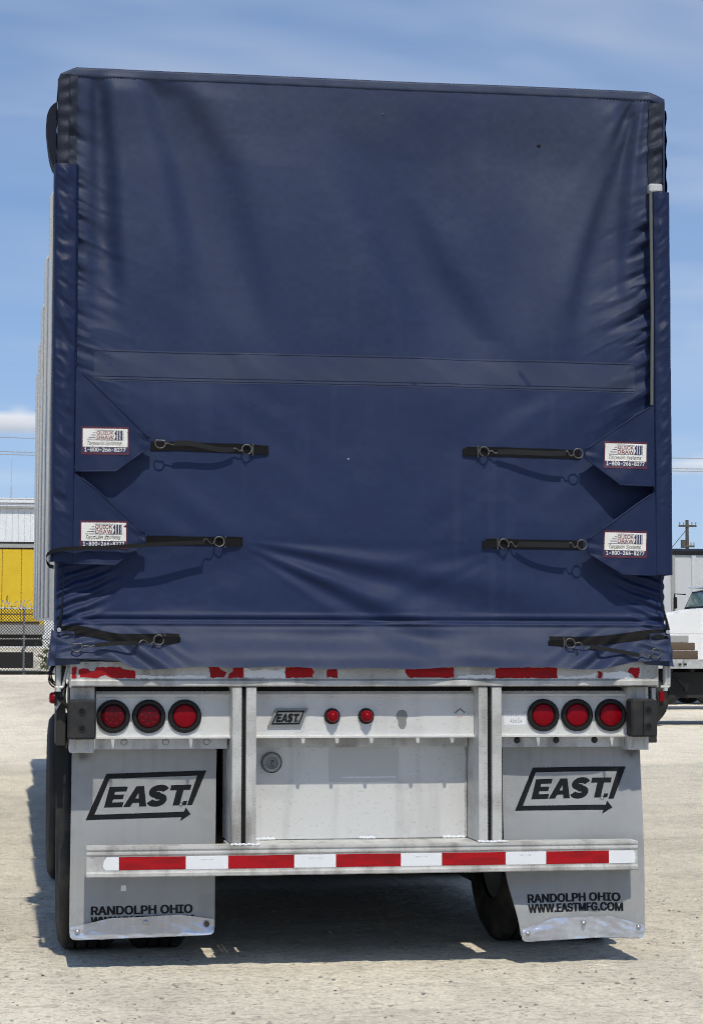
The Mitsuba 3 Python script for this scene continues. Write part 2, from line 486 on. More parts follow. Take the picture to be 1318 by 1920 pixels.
rail_red = [
    [(-1.265, 1.353), (-1.250, 1.353), (-1.243, 1.345), (-1.247, 1.333), (-1.251, 1.324), (-1.245, 1.312), (-1.247, 1.306), (-1.265, 1.306)],
    [(-1.238, 1.328), (-1.232, 1.344), (-1.215, 1.350), (-1.197, 1.343), (-1.186, 1.335), (-1.172, 1.338), (-1.160, 1.352), (-1.066, 1.353), (-1.046, 1.342), (-1.020, 1.337), (-1.002, 1.339),
     (-1.002, 1.306), (-1.100, 1.306), (-1.128, 1.322), (-1.150, 1.312), (-1.172, 1.306), (-1.205, 1.309), (-1.230, 1.312)],
    [(-0.692, 1.354), (-0.650, 1.354), (-0.638, 1.340), (-0.618, 1.330), (-0.626, 1.308), (-0.684, 1.308), (-0.686, 1.318)],
    [(-0.612, 1.306), (-0.605, 1.324), (-0.590, 1.338), (-0.586, 1.354), (-0.545, 1.354), (-0.545, 1.308)],
    [(-0.367, 1.353), (-0.275, 1.354), (-0.256, 1.347), (-0.240, 1.332), (-0.252, 1.318), (-0.246, 1.308), (-0.367, 1.308)],
    [(-0.190, 1.339), (-0.175, 1.345), (-0.146, 1.345), (-0.142, 1.308), (-0.172, 1.310), (-0.190, 1.308)],
    [(0.146, 1.352), (0.200, 1.343), (0.240, 1.350), (0.290, 1.353), (0.362, 1.350), (0.364, 1.308), (0.165, 1.308), (0.152, 1.330)],
    [(0.545, 1.345), (0.575, 1.352), (0.820, 1.353), (0.820, 1.306), (0.545, 1.306)],
    [(1.002, 1.334), (1.016, 1.333), (1.024, 1.322), (1.016, 1.306), (1.002, 1.306)],
    [(1.134, 1.335), (1.146, 1.350), (1.187, 1.353), (1.189, 1.330), (1.182, 1.305), (1.168, 1.304), (1.155, 1.322)],
]
for i, q in enumerate(rail_red):
    part(RAIL, 'reflective_tape', prism(torn(q, i), -0.0012, 0.002), M_RED, False, label='peeling red reflective tape' if i in (1, 6) else None)
rail_white = [[(-1.0, 1.305), (-0.70, 1.306), (-0.70, 1.314), (-0.79, 1.318), (-0.86, 1.313), (-1.0, 1.320)],
              [(-0.543, 1.308), (-0.369, 1.308), (-0.369, 1.350), (-0.40, 1.338), (-0.45, 1.345), (-0.50, 1.335), (-0.543, 1.352)],
              [(0.37, 1.306), (0.543, 1.306), (0.543, 1.318), (0.47, 1.322), (0.40, 1.316)],
              [(0.825, 1.304), (0.990, 1.306), (1.000, 1.330), (0.94, 1.318), (0.88, 1.312), (0.825, 1.318)],
              [(1.026, 1.304), (1.150, 1.305), (1.138, 1.330), (1.10, 1.338), (1.06, 1.328), (1.028, 1.334)]]
for i, q in enumerate(rail_white):
    part(RAIL, 'tape_remnant', prism(torn(q, 40 + i, 0.003), -0.0009, 0.002), M_TAPE, False)
# end caps and the corner winch brackets
for s in (-1, 1):
    x = s * 1.262
    part(RAIL, 'end_plate', box(min(x, x + s * 0.012), max(x, x + s * 0.012), -0.002, 0.14, 1.266, 1.386), M_ALU)

# bumper
bump = extrude_x([(0.0, 0.502), (0.0, 0.566), (-0.007, 0.572), (-0.007, 0.578), (-0.002, 0.582), (-0.002, 0.588), (-0.008, 0.592), (-0.008, 0.599), (-0.002, 0.603), (0.105, 0.603), (0.105, 0.478),
                  (-0.004, 0.478), (-0.008, 0.482), (-0.008, 0.494), (-0.004, 0.499)], -1.196, 1.173)
BUM = part(TR, 'bumper', bump, M_ALU, smooth=15)
x = -1.128
for i in range(11):
    red = i % 2 == 1
    w = 0.066 if i == 0 else (0.279 if red else 0.178)
    if i == 10: w = 0.118
    if i == 0:
        q = sg.Polygon([(x, 0.52), (x + 0.012, 0.508), (x + w, 0.508), (x + w, 0.562), (x + 0.016, 0.562), (x + 0.004, 0.545)])
    elif i == 10:
        q = sg.Polygon([(x, 0.508), (x + w - 0.006, 0.508), (x + w, 0.512), (x + w, 0.548), (x + w - 0.008, 0.562), (x, 0.562)])
    else:
        q = shapely.box(x + 0.0006, 0.508, x + w - 0.0006, 0.562)
    k = part(BUM, 'reflective_tape', prism(q, -0.0014, 0.0016), M_RED if red else M_TAPE, False)
    x += w
prints = [lettering('DOT-C2', 0.004, -1.128 + 0.066 + 0.457 * i - 0.115, -1.128 + 0.066 + 0.457 * i - 0.065, 0.545, -0.0014, 0.0005, False) for i in (1, 2, 3, 4)]
part(BUM, 'tape_print', cat(prints), M_GREYP, False)

part(TR, 'bumper_mount', box(-0.60, 0.58, 0.1055, 0.262, 0.588, 0.6035, 0.002), M_ALU, False)
# posts: two folded channels with a slot between them
for s in (-1, 1):
    x0, x1 = (-0.591, -0.489) if s < 0 else (0.471, 0.573)
    a, b = (x0 + 0.040, x0 + 0.059)
    pm = cat([box(x0, a, 0.0, 0.012, 0.606, 1.268, 0.002), box(x0, x0 + 0.008, 0.0125, 0.40 if s < 0 else 0.26, 0.606, 1.268, 0.002),
              box(b, x1, 0.0, 0.012, 0.606, 1.268, 0.002), box(x1 - 0.008, x1, 0.0125, 0.26, 0.606, 1.268, 0.002),
              box(a - 0.006, a, 0.0125, 0.05, 0.606, 1.268, 0.0015), box(b, b + 0.006, 0.0125, 0.05, 0.606, 1.268, 0.0015)])
    P = part(TR, 'post', pm, M_ALU, False)
    part(P, 'slot_strip', box(a + 0.001, b - 0.001, 0.03, 0.034, 0.61, 1.262, 0.001), M_BLACK, False)
    wd = [np.array([xx, -0.002 - 0.004 * R.random(), 0.606 + 0.004 * R.random()]) for xx in np.linspace(x0 - 0.005, x1 + 0.02, 22)]
    part(P, 'weld_bead', tube(wd, 0.005 + 0.0022 * np.sin(np.arange(22) * 2.1), 6), M_TAPE, True)

# light panels
PY = 0.095


def light_panel(x0, x1):
    prof = [(PY, 1.082), (PY, 1.222), (PY - 0.006, 1.226), (PY - 0.006, 1.236), (PY + 0.004, 1.242), (PY + 0.014, 1.249), (PY + 0.05, 1.249), (PY + 0.05, 1.050), (PY - 0.022, 1.050), (PY - 0.022, 1.057), (PY - 0.004, 1.062)]
    return extrude_x(prof, x0, x1)


LP = [part(TR, 'light_panel', light_panel(*x), M_WHITE, 20) for x in ((-1.160, -0.592), (-0.488, 0.470), (0.574, 1.160))]
# dark gap strip above the panels is an opening; the channel behind it
part(TR, 'cross_channel', box(-1.15, 1.15, 0.16, 0.24, 1.12, 1.268), M_DARK)
for px, xs in ((0, (-1.089, -0.760)), (1, (-0.280, -0.133, 0.016, 0.219, 0.370)), (2, (0.752, 1.083))):
    for x in xs:
        big = px != 1
        h = 0.040 if big else 0.024
        m = prism([(x - 0.009, 1.0525), (x + 0.009, 1.0525), (x + (0.004 if big else 0.007), 1.051 - h), (x - (0.001 if big else 0.005), 1.051 - h)], PY - 0.020, 0.006)
        part(LP[px], 'weep_tab', m, M_ALU, False)

# tail lamps
for side, xs in ((-1, (-1.087, -0.937, -0.785)), (1, (0.779, 0.931, 1.083))):
    for i, x in enumerate(xs):
        L = part(TR, 'tail_lamp', lathe_y([(0.071, -0.002), (0.071, 0.010), (0.068, 0.016), (0.062, 0.019), (0.055, 0.018), (0.050, 0.010), (0.047, 0.004)], x, PY, 1.1435, 40), M_BLACK, 40)
        part(L, 'lens', lathe_y([(0.049, 0.003), (0.0485, 0.010), (0.044, 0.0135), (0.030, 0.0155), (0.015, 0.0165), (0.0005, 0.017)], x, PY, 1.1435, 40), M_LENS if (side > 0 or i == 2) else M_LENSD, 50)
        dots = []
        if side < 0 and i < 2:
            for ring, n in ((0.014, 3), (0.032, 8)):
                for q in range(n):
                    a = q * 2 * math.pi / n + 0.4 + i
                    dots.append(lathe_y([(0.007, -0.002), (0.006, 0.001), (0.003, 0.0026), (0.0004, 0.003)], x + ring * math.cos(a), PY - 0.0145, 1.1435 + ring * math.sin(a), 10))
        else:
            for q in range(-3, 4):
                w = math.sqrt(max(0.0, 0.040 ** 2 - (q * 0.011) ** 2))
                dots.append(box(x - w, x + w, PY - 0.0160, PY - 0.010, 1.1435 + q * 0.011 - 0.0007, 1.1435 + q * 0.011 + 0.0007, 0.0003))
        part(L, 'lens_pattern', cat(dots), M_LENS, 50)
        # short cable boot behind
for x in (-0.152, -0.004):
    L = part(TR, 'marker_lamp', lathe_y([(0.0345, -0.002), (0.0345, 0.010), (0.032, 0.016), (0.027, 0.017), (0.026, 0.008)], x, PY, 1.142, 32), M_BLACK, 40)
    part(L, 'lens', lathe_y([(0.026, 0.008), (0.0255, 0.030), (0.023, 0.040), (0.017, 0.048), (0.009, 0.0525), (0.0004, 0.054)], x, PY, 1.142, 32), M_LENS, 50)
    part(L, 'lens_core', box(x - 0.010, x + 0.010, PY - 0.057, PY - 0.050, 1.128, 1.140, 0.002), M_LENS, False)

# the maker's badge
def letters_east(kind='prism'):
    E = sg.Polygon([(0, 0), (.90, 0), (.90, .24), (.34, .24), (.34, .39), (.82, .39), (.82, .61), (.34, .61), (.34, .76), (.90, .76), (.90, 1), (0, 1)])
    A = sg.Polygon([(0, 0), (.34, 0), (.41, .19), (.73, .19), (.79, 0), (1.14, 0), (.76, 1), (.38, 1)], [[(.485, .40), (.655, .40), (.57, .68)]])
    t = np.linspace(0, 1, 14)
    top = [(.47 + .34 * math.cos(a), .715 + .175 * math.sin(a)) for a in np.radians(np.linspace(15, 270, 26))]
    bot = [(.47 + .34 * math.cos(a), .295 + .180 * math.sin(a)) for a in np.radians(np.linspace(90, -165, 26))]
    S = sg.LineString(top + bot).buffer(0.148, cap_style='flat', join_style='round')
    Tt = sg.Polygon([(0, .75), (0, 1), (1.0, 1), (1.0, .75), (.67, .75), (.67, 0), (.33, 0), (.33, .75)])
    out, x = [], 0
    for g, w in ((E, .94), (A, 1.10), (S, 1.0), (Tt, 1.02)):
        out.append(sa.translate(g, x, 0)); x += w
    out.append(sa.translate(shapely.box(0, 0, .2, .2), x - 0.22, 0))
    return shapely.union_all([g.buffer(0) for g in out]), x


def east(x0, x1, z0, h, shear):
    g, w = letters_east()
    g = sa.affine_transform(g, [1, shear / ((x1 - x0) / (w * h)), 0, 1, 0, 0])
    b = g.bounds
    return sa.affine_transform(g, [(x1 - x0) / (b[2] - b[0]), 0, 0, h / (b[3] - b[1]), x0 - b[0] * (x1 - x0) / (b[2] - b[0]), z0])


BX = -0.431
bq = sg.Polygon([(BX, 1.098), (BX + 0.035, 1.176), (BX + 0.174, 1.177), (BX + 0.143, 1.099)])
B = part(TR, 'badge', prism(bq, PY - 0.012, 0.0115), M_GREYP, False, label='grey parallelogram badge with raised dark lettering')
part(B, 'badge_frame', prism(bq.buffer(-0.010).difference(bq.buffer(-0.0155)), PY - 0.0145, 0.003), M_INK, False)
part(B, 'lettering', prism(east(BX + 0.034, BX + 0.137, 1.118, 0.038, 0.22), PY - 0.0145, 0.003), M_INK, False)
# sticker, glue patch and worn emblem on the panels
S_ = part(TR, 'number_sticker', prism(shapely.box(0.606, 1.102, 0.704, 1.150), PY - 0.0008, 0.0012), M_TAPE, False)
part(S_, 'lettering', cat([lettering('46634', 0.019, 0.632, 0.684, 1.111, PY - 0.0008, 0.0004, False), lettering('GLP 2020', 0.008, 0.612, 0.698, 1.139, PY - 0.0008, 0.0004, False)]), M_GREYP, False)
gl = sa.rotate(sg.Point(0.153, 1.142).buffer(0.026), 0)
gl = shapely.union_all([sa.scale(gl, 0.95, 1.05), sa.scale(sg.Point(0.155, 1.115).buffer(0.022), 0.85, 1.4)])
part(LP[1], 'glue_patch', prism(gl, PY - 0.0006, 0.001), M_GREYP, False, label='dark rounded glue mark where a lamp was')
part(LP[1], 'worn_emblem', prism([(0.384, 1.156), (0.410, 1.178), (0.434, 1.158), (0.429, 1.152), (0.410, 1.168), (0.390, 1.152)], PY - 0.0006, 0.001), M_GREYP, False)
part(LP[1], 'worn_emblem', prism([(0.394, 1.146), (0.408, 1.140), (0.424, 1.147), (0.420, 1.136), (0.398, 1.135)], PY - 0.0006, 0.001), bs('faded_red', principled((0.50, 0.42, 0.40), 0.5)), False)

# centre panel, set back between the posts, with a gauge
CY = 0.235
CP = part(TR, 'centre_panel', box(-0.4795, 0.4695, CY, CY + 0.02, 0.606, 1.045, 0.002), M_WHITE, False)
part(CP, 'upper_flange', box(-0.478, 0.468, CY - 0.03, CY - 0.001, 1.004, 1.047, 0.002), M_ALU, False)
for x in (-0.476, 0.462):
    pts = [np.array([x + 0.003 * R.random(), CY - 0.003, z]) for z in np.linspace(0.61, 1.0, 60)]
    part(CP, 'weld_bead', tube(pts, 0.0045 + 0.0016 * np.sin(np.arange(60) * 1.9), 6), M_ALU, True)
for x0, x1 in ((-0.475, -0.38), (-0.01, 0.06), (0.36, 0.46)):
    pts = [np.array([xx, CY - 0.004, 0.6085 + 0.003 * R.random()]) for xx in np.linspace(x0, x1, 18)]
    part(CP, 'sealant', tube(pts, 0.006 + 0.002 * np.sin(np.arange(18) * 1.7), 6), M_TAPE, True)
pp = shapely.union_all([shapely.box(-0.144, 0.87, 0.165, 1.003), shapely.box(-0.144, 0.852, 0.165, 0.91).buffer(-0.008).buffer(0.008)])
PP = part(CP, 'plate_pad', prism(pp, CY - 0.0016, 0.002), M_PATCH, False, label='grey rectangular pad for a number plate')
part(PP, 'pad_highlight', box(-0.09, 0.15, CY - 0.0026, CY - 0.0012, 0.870, 0.874, 0.0004), M_TAPE, False)  # bright strip put in as a highlight near the lower edge of the pad
GA = part(TR, 'pressure_gauge', lathe_y([(0.047, -0.001), (0.047, 0.010), (0.043, 0.013), (0.040, 0.012), (0.037, 0.010), (0.035, 0.016), (0.031, 0.018), (0.0285, 0.016), (0.028, 0.008)], -0.3965, CY, 0.9385, 36), M_GALV, 40)
part(GA, 'dial', lathe_y([(0.029, 0.008), (0.0004, 0.0085)], -0.3965, CY, 0.9385, 30), M_GREYP, False)
nd = [prism([(-0.402, 0.931), (-0.399, 0.929), (-0.386, 0.949), (-0.400, 0.9475), (-0.400, 0.9445), (-0.391, 0.945)], CY - 0.0098, 0.001), box(-0.397, -0.390, CY - 0.0098, CY - 0.0088, 0.921, 0.926, 0.0003)]
part(GA, 'needle', cat(nd), M_INK, False)
part(GA, 'gauge_ring', tube([(-0.3965 + 0.043 * math.cos(a), CY - 0.0145, 0.9385 + 0.043 * math.sin(a)) for a in np.linspace(0, 2 * math.pi, 40, endpoint=False)], 0.0022, 6, True), M_DARK, True)

# mud flap hangers, bolts, dock bumpers
for s, x0, x1, bx in ((-1, -1.164, -0.602, (-1.039, -0.863, -0.689)), (1, 0.586, 1.150, (0.668, 0.843, 1.016))):
    H = part(TR, 'flap_hanger', extrude_x([(0.115, 1.004), (0.115, 1.048), (0.20, 1.048), (0.20, 1.012), (0.19, 1.004)], x0, x1), M_ALU, 20)
    for x in bx:
        part(H, 'bolt', cat([lathe_y([(0.0125, -0.001), (0.0125, 0.002), (0.0085, 0.0025), (0.0085, 0.007), (0.006, 0.0095), (0.0004, 0.010)], x, 0.115, 1.0345, 12)]), M_PATCH if s < 0 else M_DARK, 30)
        part(H, 'bolt_hole', lathe_y([(0.0145, -0.001), (0.0145, 0.0012), (0.0126, 0.0012)], x, 0.115, 1.0345, 16), M_DARK, False)
    a, b = (-1.279, -1.163) if s < 0 else (1.142, 1.250)
    part(TR, 'corner_bracket', cat([box(a + 0.010, b - 0.004, 0.06, 0.30, 0.992, 1.268, 0.003), box(a + 0.045, a + 0.050, 0.055, 0.0595, 1.21, 1.266, 0.001)] +
                                   [box(xx, xx + 0.004, 0.0565, 0.0595, 1.0, 1.268, 0.001) for xx in (a + 0.03, a + 0.085)]), M_ALU, False)
    blk = box(a, b, -0.035, 0.056, 1.052, 1.216, 0.008)
    D = part(TR, 'dock_bumper', blk, M_DOCK, False)
    hx = -1.222 if s < 0 else 1.213
    if s > 0:
        part(D, 'guard_plate', box(1.192, 1.252, -0.047, -0.036, 1.056, 1.212, 0.004), M_DOCK, False)
    for j, z in enumerate((1.169, 1.098)):
        part(D, 'bolt_hole', lathe_y([(0.017, -0.002), (0.0165, 0.004), (0.013, 0.004), (0.012, -0.001)], hx, -0.035 if s < 0 else -0.047, z, 8), M_DOCK, 30)
        part(D, 'bolt', lathe_y([(0.0145, -0.001), (0.0145, 0.0015), (0.0004, 0.002)], hx, -0.035 if s < 0 else -0.047, z, 6), M_INK, False)


# ---- mud flaps
def flap_y(x, z, s):
    t = np.clip((1.0 - z) / 0.8, 0, 1)
    if s < 0:
        return 0.205 + 0.012 * np.sin(3.2 * t) + 0.010 * nz(x * 2.5, z * 2.0, 0, 31)
    u = np.clip((x - 0.62) / 0.62, 0, 1)
    return 0.205 - 0.10 * sstep(0.62, 1.0, u) * (0.35 + 0.65 * t) - 0.075 * sstep(0.55, 1.0, t) * (1 - u) - 0.03 * t + 0.012 * np.sin(5 * t + 2 * u) + 0.010 * nz(x * 2.5, z * 2.0, 0, 32)


def flap_xz(u, t, s):
    """u along the width, t from the top (0) to the hem (1)."""
    if s < 0:
        return -1.255 + 0.618 * u - 0.004 * t, 1.002 - t * (0.808 - 0.012 * u)
    l = 0.624 + 0.050 * sstep(0.62, 1.0, t) + 0.004 * t
    return l + (1.241 - l - 0.012 * t) * u, 1.006 - t * (0.842 - 0.008 * u)


def on_flap(mesh, s, lift):
    v = mesh.vertices.copy()
    v[:, 1] = flap_y(v[:, 0], v[:, 2], s) - lift + v[:, 1]
    return trimesh.Trimesh(v, mesh.faces, process=False)


def fine_prism(poly, depth=0.0008, size=0.03):
    m = prism(poly, 0.0, depth)
    return m.subdivide_to_size(size) if size else m


LOGO = [(300, 435), (412, 180), (968, 165), (890, 357), (862, 358), (917, 194), (430, 208), (348, 406), (845, 394), (855, 370), (882, 408), (822, 447), (832, 424)]
for s in (-1, 1):
    n, m = 40, 44
    U, V = np.meshgrid(np.linspace(0, 1, n), np.linspace(0, 1, m))
    Xs, Zs = flap_xz(U, V, s)
    r = 0.03      # rounded lower corners
    wide = 0.618
    du = np.minimum(U, 1 - U) * wide; dv = (1 - V) * 0.81
    cut = (du < r) & (dv < r)
    Zs = np.where(cut, Zs + (r - np.sqrt(np.clip(r * r - (r - du) ** 2, 0, None))) * np.clip((r - dv) / r, 0, 1), Zs)
    Yf = flap_y(Xs, Zs, s)
    front, back = np.stack([Xs, Yf, Zs], -1), np.stack([Xs, Yf + 0.008, Zs], -1)
    edge = lambda A: np.concatenate([A[0, :], A[1:, -1], A[-1, ::-1][1:], A[::-1, 0][1:]])
    rim = grid(np.stack([edge(front), edge(back)]))
    F = part(TR, 'mudflap', cat([grid(front), grid(back), rim]), M_FLAP, 40, label='grey left mud flap with its weight plate bent over the lettering' if s < 0 else 'grey right mud flap curling towards the viewer at its lower corner')
    # weight plate along the hem
    V2 = np.linspace(0, 1, 12)
    xs = np.linspace(0.006, 0.994, 60)
    P = []
    for t in V2:
        xx, zb = flap_xz(xs, np.full_like(xs, 0.9965), s)
        peak = 0.085 if s < 0 else 0.094
        c0 = 0.52 if s < 0 else 0.50
        hump = np.clip(1 - np.abs(xs - c0) / 0.5, 0, 1)
        h = 0.055 + (peak - 0.055) * np.minimum(1, hump * 1.9)
        if s < 0: h = h + 0.008 * xs
        z = zb + t * h
        cr = (np.minimum(xs, 1 - xs) * wide < 0.025)
        z = np.where(cr, z + (0.025 - np.sqrt(np.clip(0.025 ** 2 - (0.025 - np.minimum(xs, 1 - xs) * wide) ** 2, 0, None))) * (1 - t), z)
        y = flap_y(xx, z, s) - 0.004 - 0.006 * t * hump - (0.022 * (t ** 2) * hump if s < 0 else 0.006 * t * t * hump) + 0.012 * nz(xx * 11, t * 1.6, 0, 40 + s) - 0.007 * (0.5 - np.abs(2.6 * nz(xx * 16 + t * 3, t * 2.5, 0, 44 + s)))
        P.append(np.stack([xx, y, z], -1))
    part(F, 'weight_plate', grid(np.array(P)), M_PLATE, True)
    for u, t in ((0.055, 0.955), (0.945, 0.94), (0.52, 0.915)):
        xx, z = flap_xz(u, t, s)
        rusty = s < 0 and u > 0.9
        yy = float(flap_y(np.array(xx), np.array(z), s)) - (0.010 if u != 0.52 else 0.028)
        part(F, 'bolt', lathe_y([(0.011, -0.004), (0.011, 0.001), (0.008, 0.005), (0.004, 0.007), (0.0004, 0.0075)], float(xx), yy, float(z), 14), M_WOOD if rusty else M_STEEL, 40, label='rusty bolt' if rusty else None)
    # arrow emblem and lettering
    def to_flap(q, s=s):
        q = np.asarray(q, float)
        if s < 0:
            return np.stack([-1.194 + (q[:, 0] - 300) * 0.000769, 0.700 + (435 - q[:, 1]) * 0.000769], 1)
        return np.stack([0.679 + (q[:, 0] - 300) * 0.000742 * 1.0, 0.722 + (435 - q[:, 1]) * 0.000742 - (q[:, 0] - 300) * 0.000012], 1)
    part(F, 'emblem_frame', on_flap(fine_prism(sg.Polygon(to_flap(LOGO))), s, 0.0013), M_INK, False)
    a, b = to_flap([(400, 367)])[0], to_flap([(886, 367)])[0]
    word = east(a[0], b[0], a[1], 0.093, 0.26)
    word = sa.skew(word, 0, 1.2, origin=(a[0], a[1]))
    part(F, 'lettering', on_flap(fine_prism(word, size=0.03), s, 0.0013), M_INK, False)
    c = to_flap([(826, 353)])[0]
    regm = cat([fine_prism(sg.Point(*c).buffer(0.0085).difference(sg.Point(*c).buffer(0.0068)), size=None), on_flap(lettering('R', 0.008, c[0] - 0.003, c[0] + 0.003, c[1] - 0.004, 0.0008, 0.0008), s, 0) if False else None])
    part(F, 'lettering', on_flap(regm, s, 0.0013), M_INK, False)
    if s < 0:
        t1 = lettering('RANDOLPH OHIO', 0.034, -1.167, -0.737, 0.300, 0.0008, 0.0008, True, slope=0.006)
        t2 = lettering('WWW.EASTMFG.COM', 0.034, -1.167, -0.732, 0.256, 0.0008, 0.0008, True, slope=0.006)
    else:
        t1 = lettering('RANDOLPH OHIO', 0.034, 0.716, 1.128, 0.330, 0.0008, 0.0008, True, slope=0.004)
        t2 = lettering('WWW.EASTMFG.COM', 0.034, 0.716, 1.138, 0.288, 0.0008, 0.0008, True, slope=0.004)
    for t in (t1, t2):
        fat = []
        for j, dx in enumerate((-0.0016, 0.0, 0.0016)):
            q = t.copy(); q.apply_translation([dx, -0.00012 * j, 0]); fat.append(q)
        part(F, 'lettering', on_flap(cat(fat).subdivide_to_size(0.05), s, 0.0013), M_INK, False)
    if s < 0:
        part(F, 'sun_patch', on_flap(fine_prism([(-1.043, 0.398), (-1.040, 0.421), (-1.020, 0.423), (-1.018, 0.397)], size=None), s, 0.0013), M_TAPE, False)  # white patch painted in for sun falling through a gap onto the flap

# ---- wheels: two spread axles with twin tyres
def tyre_mesh(x, y, rad=0.495, w=0.27):
    prof = [(-w / 2 + 0.02, 0.30), (-w / 2 + 0.004, 0.34), (-w / 2, 0.40), (-w / 2 + 0.008, 0.455), (-w / 2 + 0.03, rad - 0.008), (-w / 2 + 0.045, rad)]
    for g in (-0.052, 0.0, 0.052):
        prof += [(g - 0.008, rad), (g - 0.006, rad - 0.014), (g + 0.006, rad - 0.014), (g + 0.008, rad)]
    prof += [(-a, b) for a, b in prof[5::-1]]
    return turn_x(prof, x, y, GZ + rad, 48)


for ax in (0.92, 3.95):
    AX = part(TR, 'axle', turn_x([(-1.0, 0.0005), (-1.0, 0.065), (1.0, 0.065), (1.0, 0.0005)], 0, ax, GZ + 0.495, 20), M_DARK, 40)
    for x in (-1.165, -0.845, 0.845, 1.165):
        Wh = part(TR, 'tyre', tyre_mesh(x, ax), M_TYRE, 35)
        s = 1 if x > 0 else -1
        part(Wh, 'rim', turn_x([(-s * 0.10, 0.30), (s * 0.10, 0.305), (s * 0.12, 0.29), (s * 0.06, 0.27), (s * 0.02, 0.20), (s * 0.05, 0.10), (s * 0.08, 0.09), (s * 0.08, 0.0005)], x, ax, GZ + 0.495, 32), M_GALV, 30)
# ---- chassis
LEN = 16.0
for x in (-0.46, 0.46):
    part(TR, 'main_beam', cat([box(x - 0.008, x + 0.008, 0.27, LEN, 0.78, 1.26, 0.002), box(x - 0.07, x + 0.07, 0.27, LEN, 0.765, 0.78, 0.002)]), M_DARK, False)
part(TR, 'deck', box(-1.185, 1.185, 0.125, 9.9, 1.300, 1.366), M_GREY, False)
part(TR, 'front_deck', box(-1.06, 1.06, 9.901, LEN, 1.300, 1.366), M_GREY, False)
for y in np.arange(0.7, LEN, 0.61):
    part(TR, 'crossmember', box(-1.05, 1.05, y - 0.03, y + 0.03, 1.22, 1.299, 0.002), M_DARK, False)
for s in (-1, 1):
    part(TR, 'side_rail', box(min(s * 1.187, s * 1.205), max(s * 1.187, s * 1.205), 0.15, 9.9, 1.262, 1.370), M_GREY, False)
    part(TR, 'air_bag', lathe_y([(0.0005, 0.0), (0.12, 0.0), (0.13, -0.10), (0.12, -0.2), (0.0005, -0.2)], s * 0.46, 0.60, 0.68, 20), M_BLACK, 40)
part(TR, 'air_tank', turn_x([(-0.36, 0.0005), (-0.35, 0.09), (-0.32, 0.11), (0.32, 0.11), (0.35, 0.09), (0.36, 0.0005)], 0, 1.9, 0.86, 24), M_DARK, 40)
part(TR, 'light_blocker', cat([box(-1.0, 1.0, 2.1, 2.4, 0.42, 1.2), box(-1.0, 1.0, 5.2, 6.6, 0.40, 1.2), box(-0.42, 0.42, 1.5, 1.62, 0.45, 1.2)]), M_DARK, False)  # dark boxes added to block light and darken the ground under the trailer
for s in (-1, 1):  # side boxes added to keep light from getting in under the trailer
    part(TR, 'underbody_box', box(s * 1.02 - 0.10, s * 1.02 + 0.10, 1.45, 3.3, 0.20, 1.21), M_DARK, False)
    part(TR, 'underbody_box', box(s * 1.02 - 0.10, s * 1.02 + 0.10, 4.6, 6.6, 0.30, 1.21), M_DARK, False)
part(TR, 'bulkhead', box(-1.03, 1.03, LEN - 0.05, LEN, 1.37, 3.80), M_GREY, False)
for s in (-1, 1):
    part(TR, 'landing_leg', cat([box(s * 0.9 - 0.06, s * 0.9 + 0.06, 12.6, 12.72, GZ + 0.12, 1.22), box(s * 0.9 - 0.14, s * 0.9 + 0.14, 12.54, 12.78, GZ, GZ + 0.03)]), M_GREY, False)

# ---- corner hardware
for s in (-1, 1):
    a, b = (-1.337, -1.279) if s < 0 else (1.286, 1.333)
    fr = [[a + 0.004, 0.03, 1.366], [b, 0.03, 1.366], [b - 0.002 if s > 0 else b - 0.022, 0.03, 1.268], [a + 0.006, 0.03, 1.268]]
    part(TR, 'stake_pocket', cat([tube([fr[0], fr[1]], 0.0065, 8), tube([fr[1], fr[2]], 0.006, 8), tube([fr[2], fr[3]], 0.0065, 8)]), M_ALU, 30)
    part(TR, 'winch_bar', tube([(a + (0.018 if s < 0 else 0.03), 0.035, 1.362), (a + (0.018 if s < 0 else 0.03), 0.035, 1.25)], 0.0115, 12), M_ALU, 30)
    part(TR, 'rail_bracket', prism([(a + 0.006, 1.262), (a + 0.050, 1.262), (a + 0.040, 1.215), (a + 0.012, 1.170), (a + 0.004, 1.180)] if s < 0 else [(a - 0.012, 1.262), (a + 0.006, 1.262), (a + 0.006, 1.15), (a + 0.002, 1.13), (a - 0.008, 1.18)], 0.10, 0.02), M_WHITE, False)
    part(TR, 'inner_bracket', box(a + 0.012 if s < 0 else a - 0.03, b - 0.006 if s < 0 else b - 0.03, 0.10 + 0.021, 0.5, 1.02, 1.36), M_DARK, False)
    hs = []
    for j in range(4 if s < 0 else 2):
        x0 = a - 0.010 - 0.008 * (j % 2) if s < 0 else b + 0.006 + 0.006 * j
        hs.append(tube(smooth_path([(x0 + s * -0.03, 0.08, 1.372), (x0, 0.05, 1.345 - 0.008 * j), (x0 + s * 0.002, 0.05, 1.315), (x0 - s * 0.02, 0.07, 1.285 - 0.006 * j)], 14), 0.0032, 6))
    part(TR, 'hose', cat(hs), M_BLACK, True)
ms = [tube(smooth_path([(-1.285 + 0.02 * R.random(), 0.09, 1.28), (-1.29 - 0.01 * j, 0.07, 1.22), (-1.285 + 0.012 * j, 0.07, 1.19 - 0.01 * j), (-1.262, 0.09, 1.15 - 0.012 * j)], 14), 0.0045, 6) for j in range(4)]
part(TR, 'hose', cat(ms), M_BLACK, True)
part(TR, 'side_marker_lamp', turn_x([(0.0, 0.024), (-0.012, 0.024), (-0.020, 0.018), (-0.023, 0.0005)], -1.334, 0.10, 1.222, 20), M_LENS, 40)
part(TR, 'side_marker_base', turn_x([(0.008, 0.0005), (0.008, 0.032), (-0.002, 0.030), (-0.002, 0.0005)], -1.332, 0.10, 1.220, 20), M_BLACK, 40)
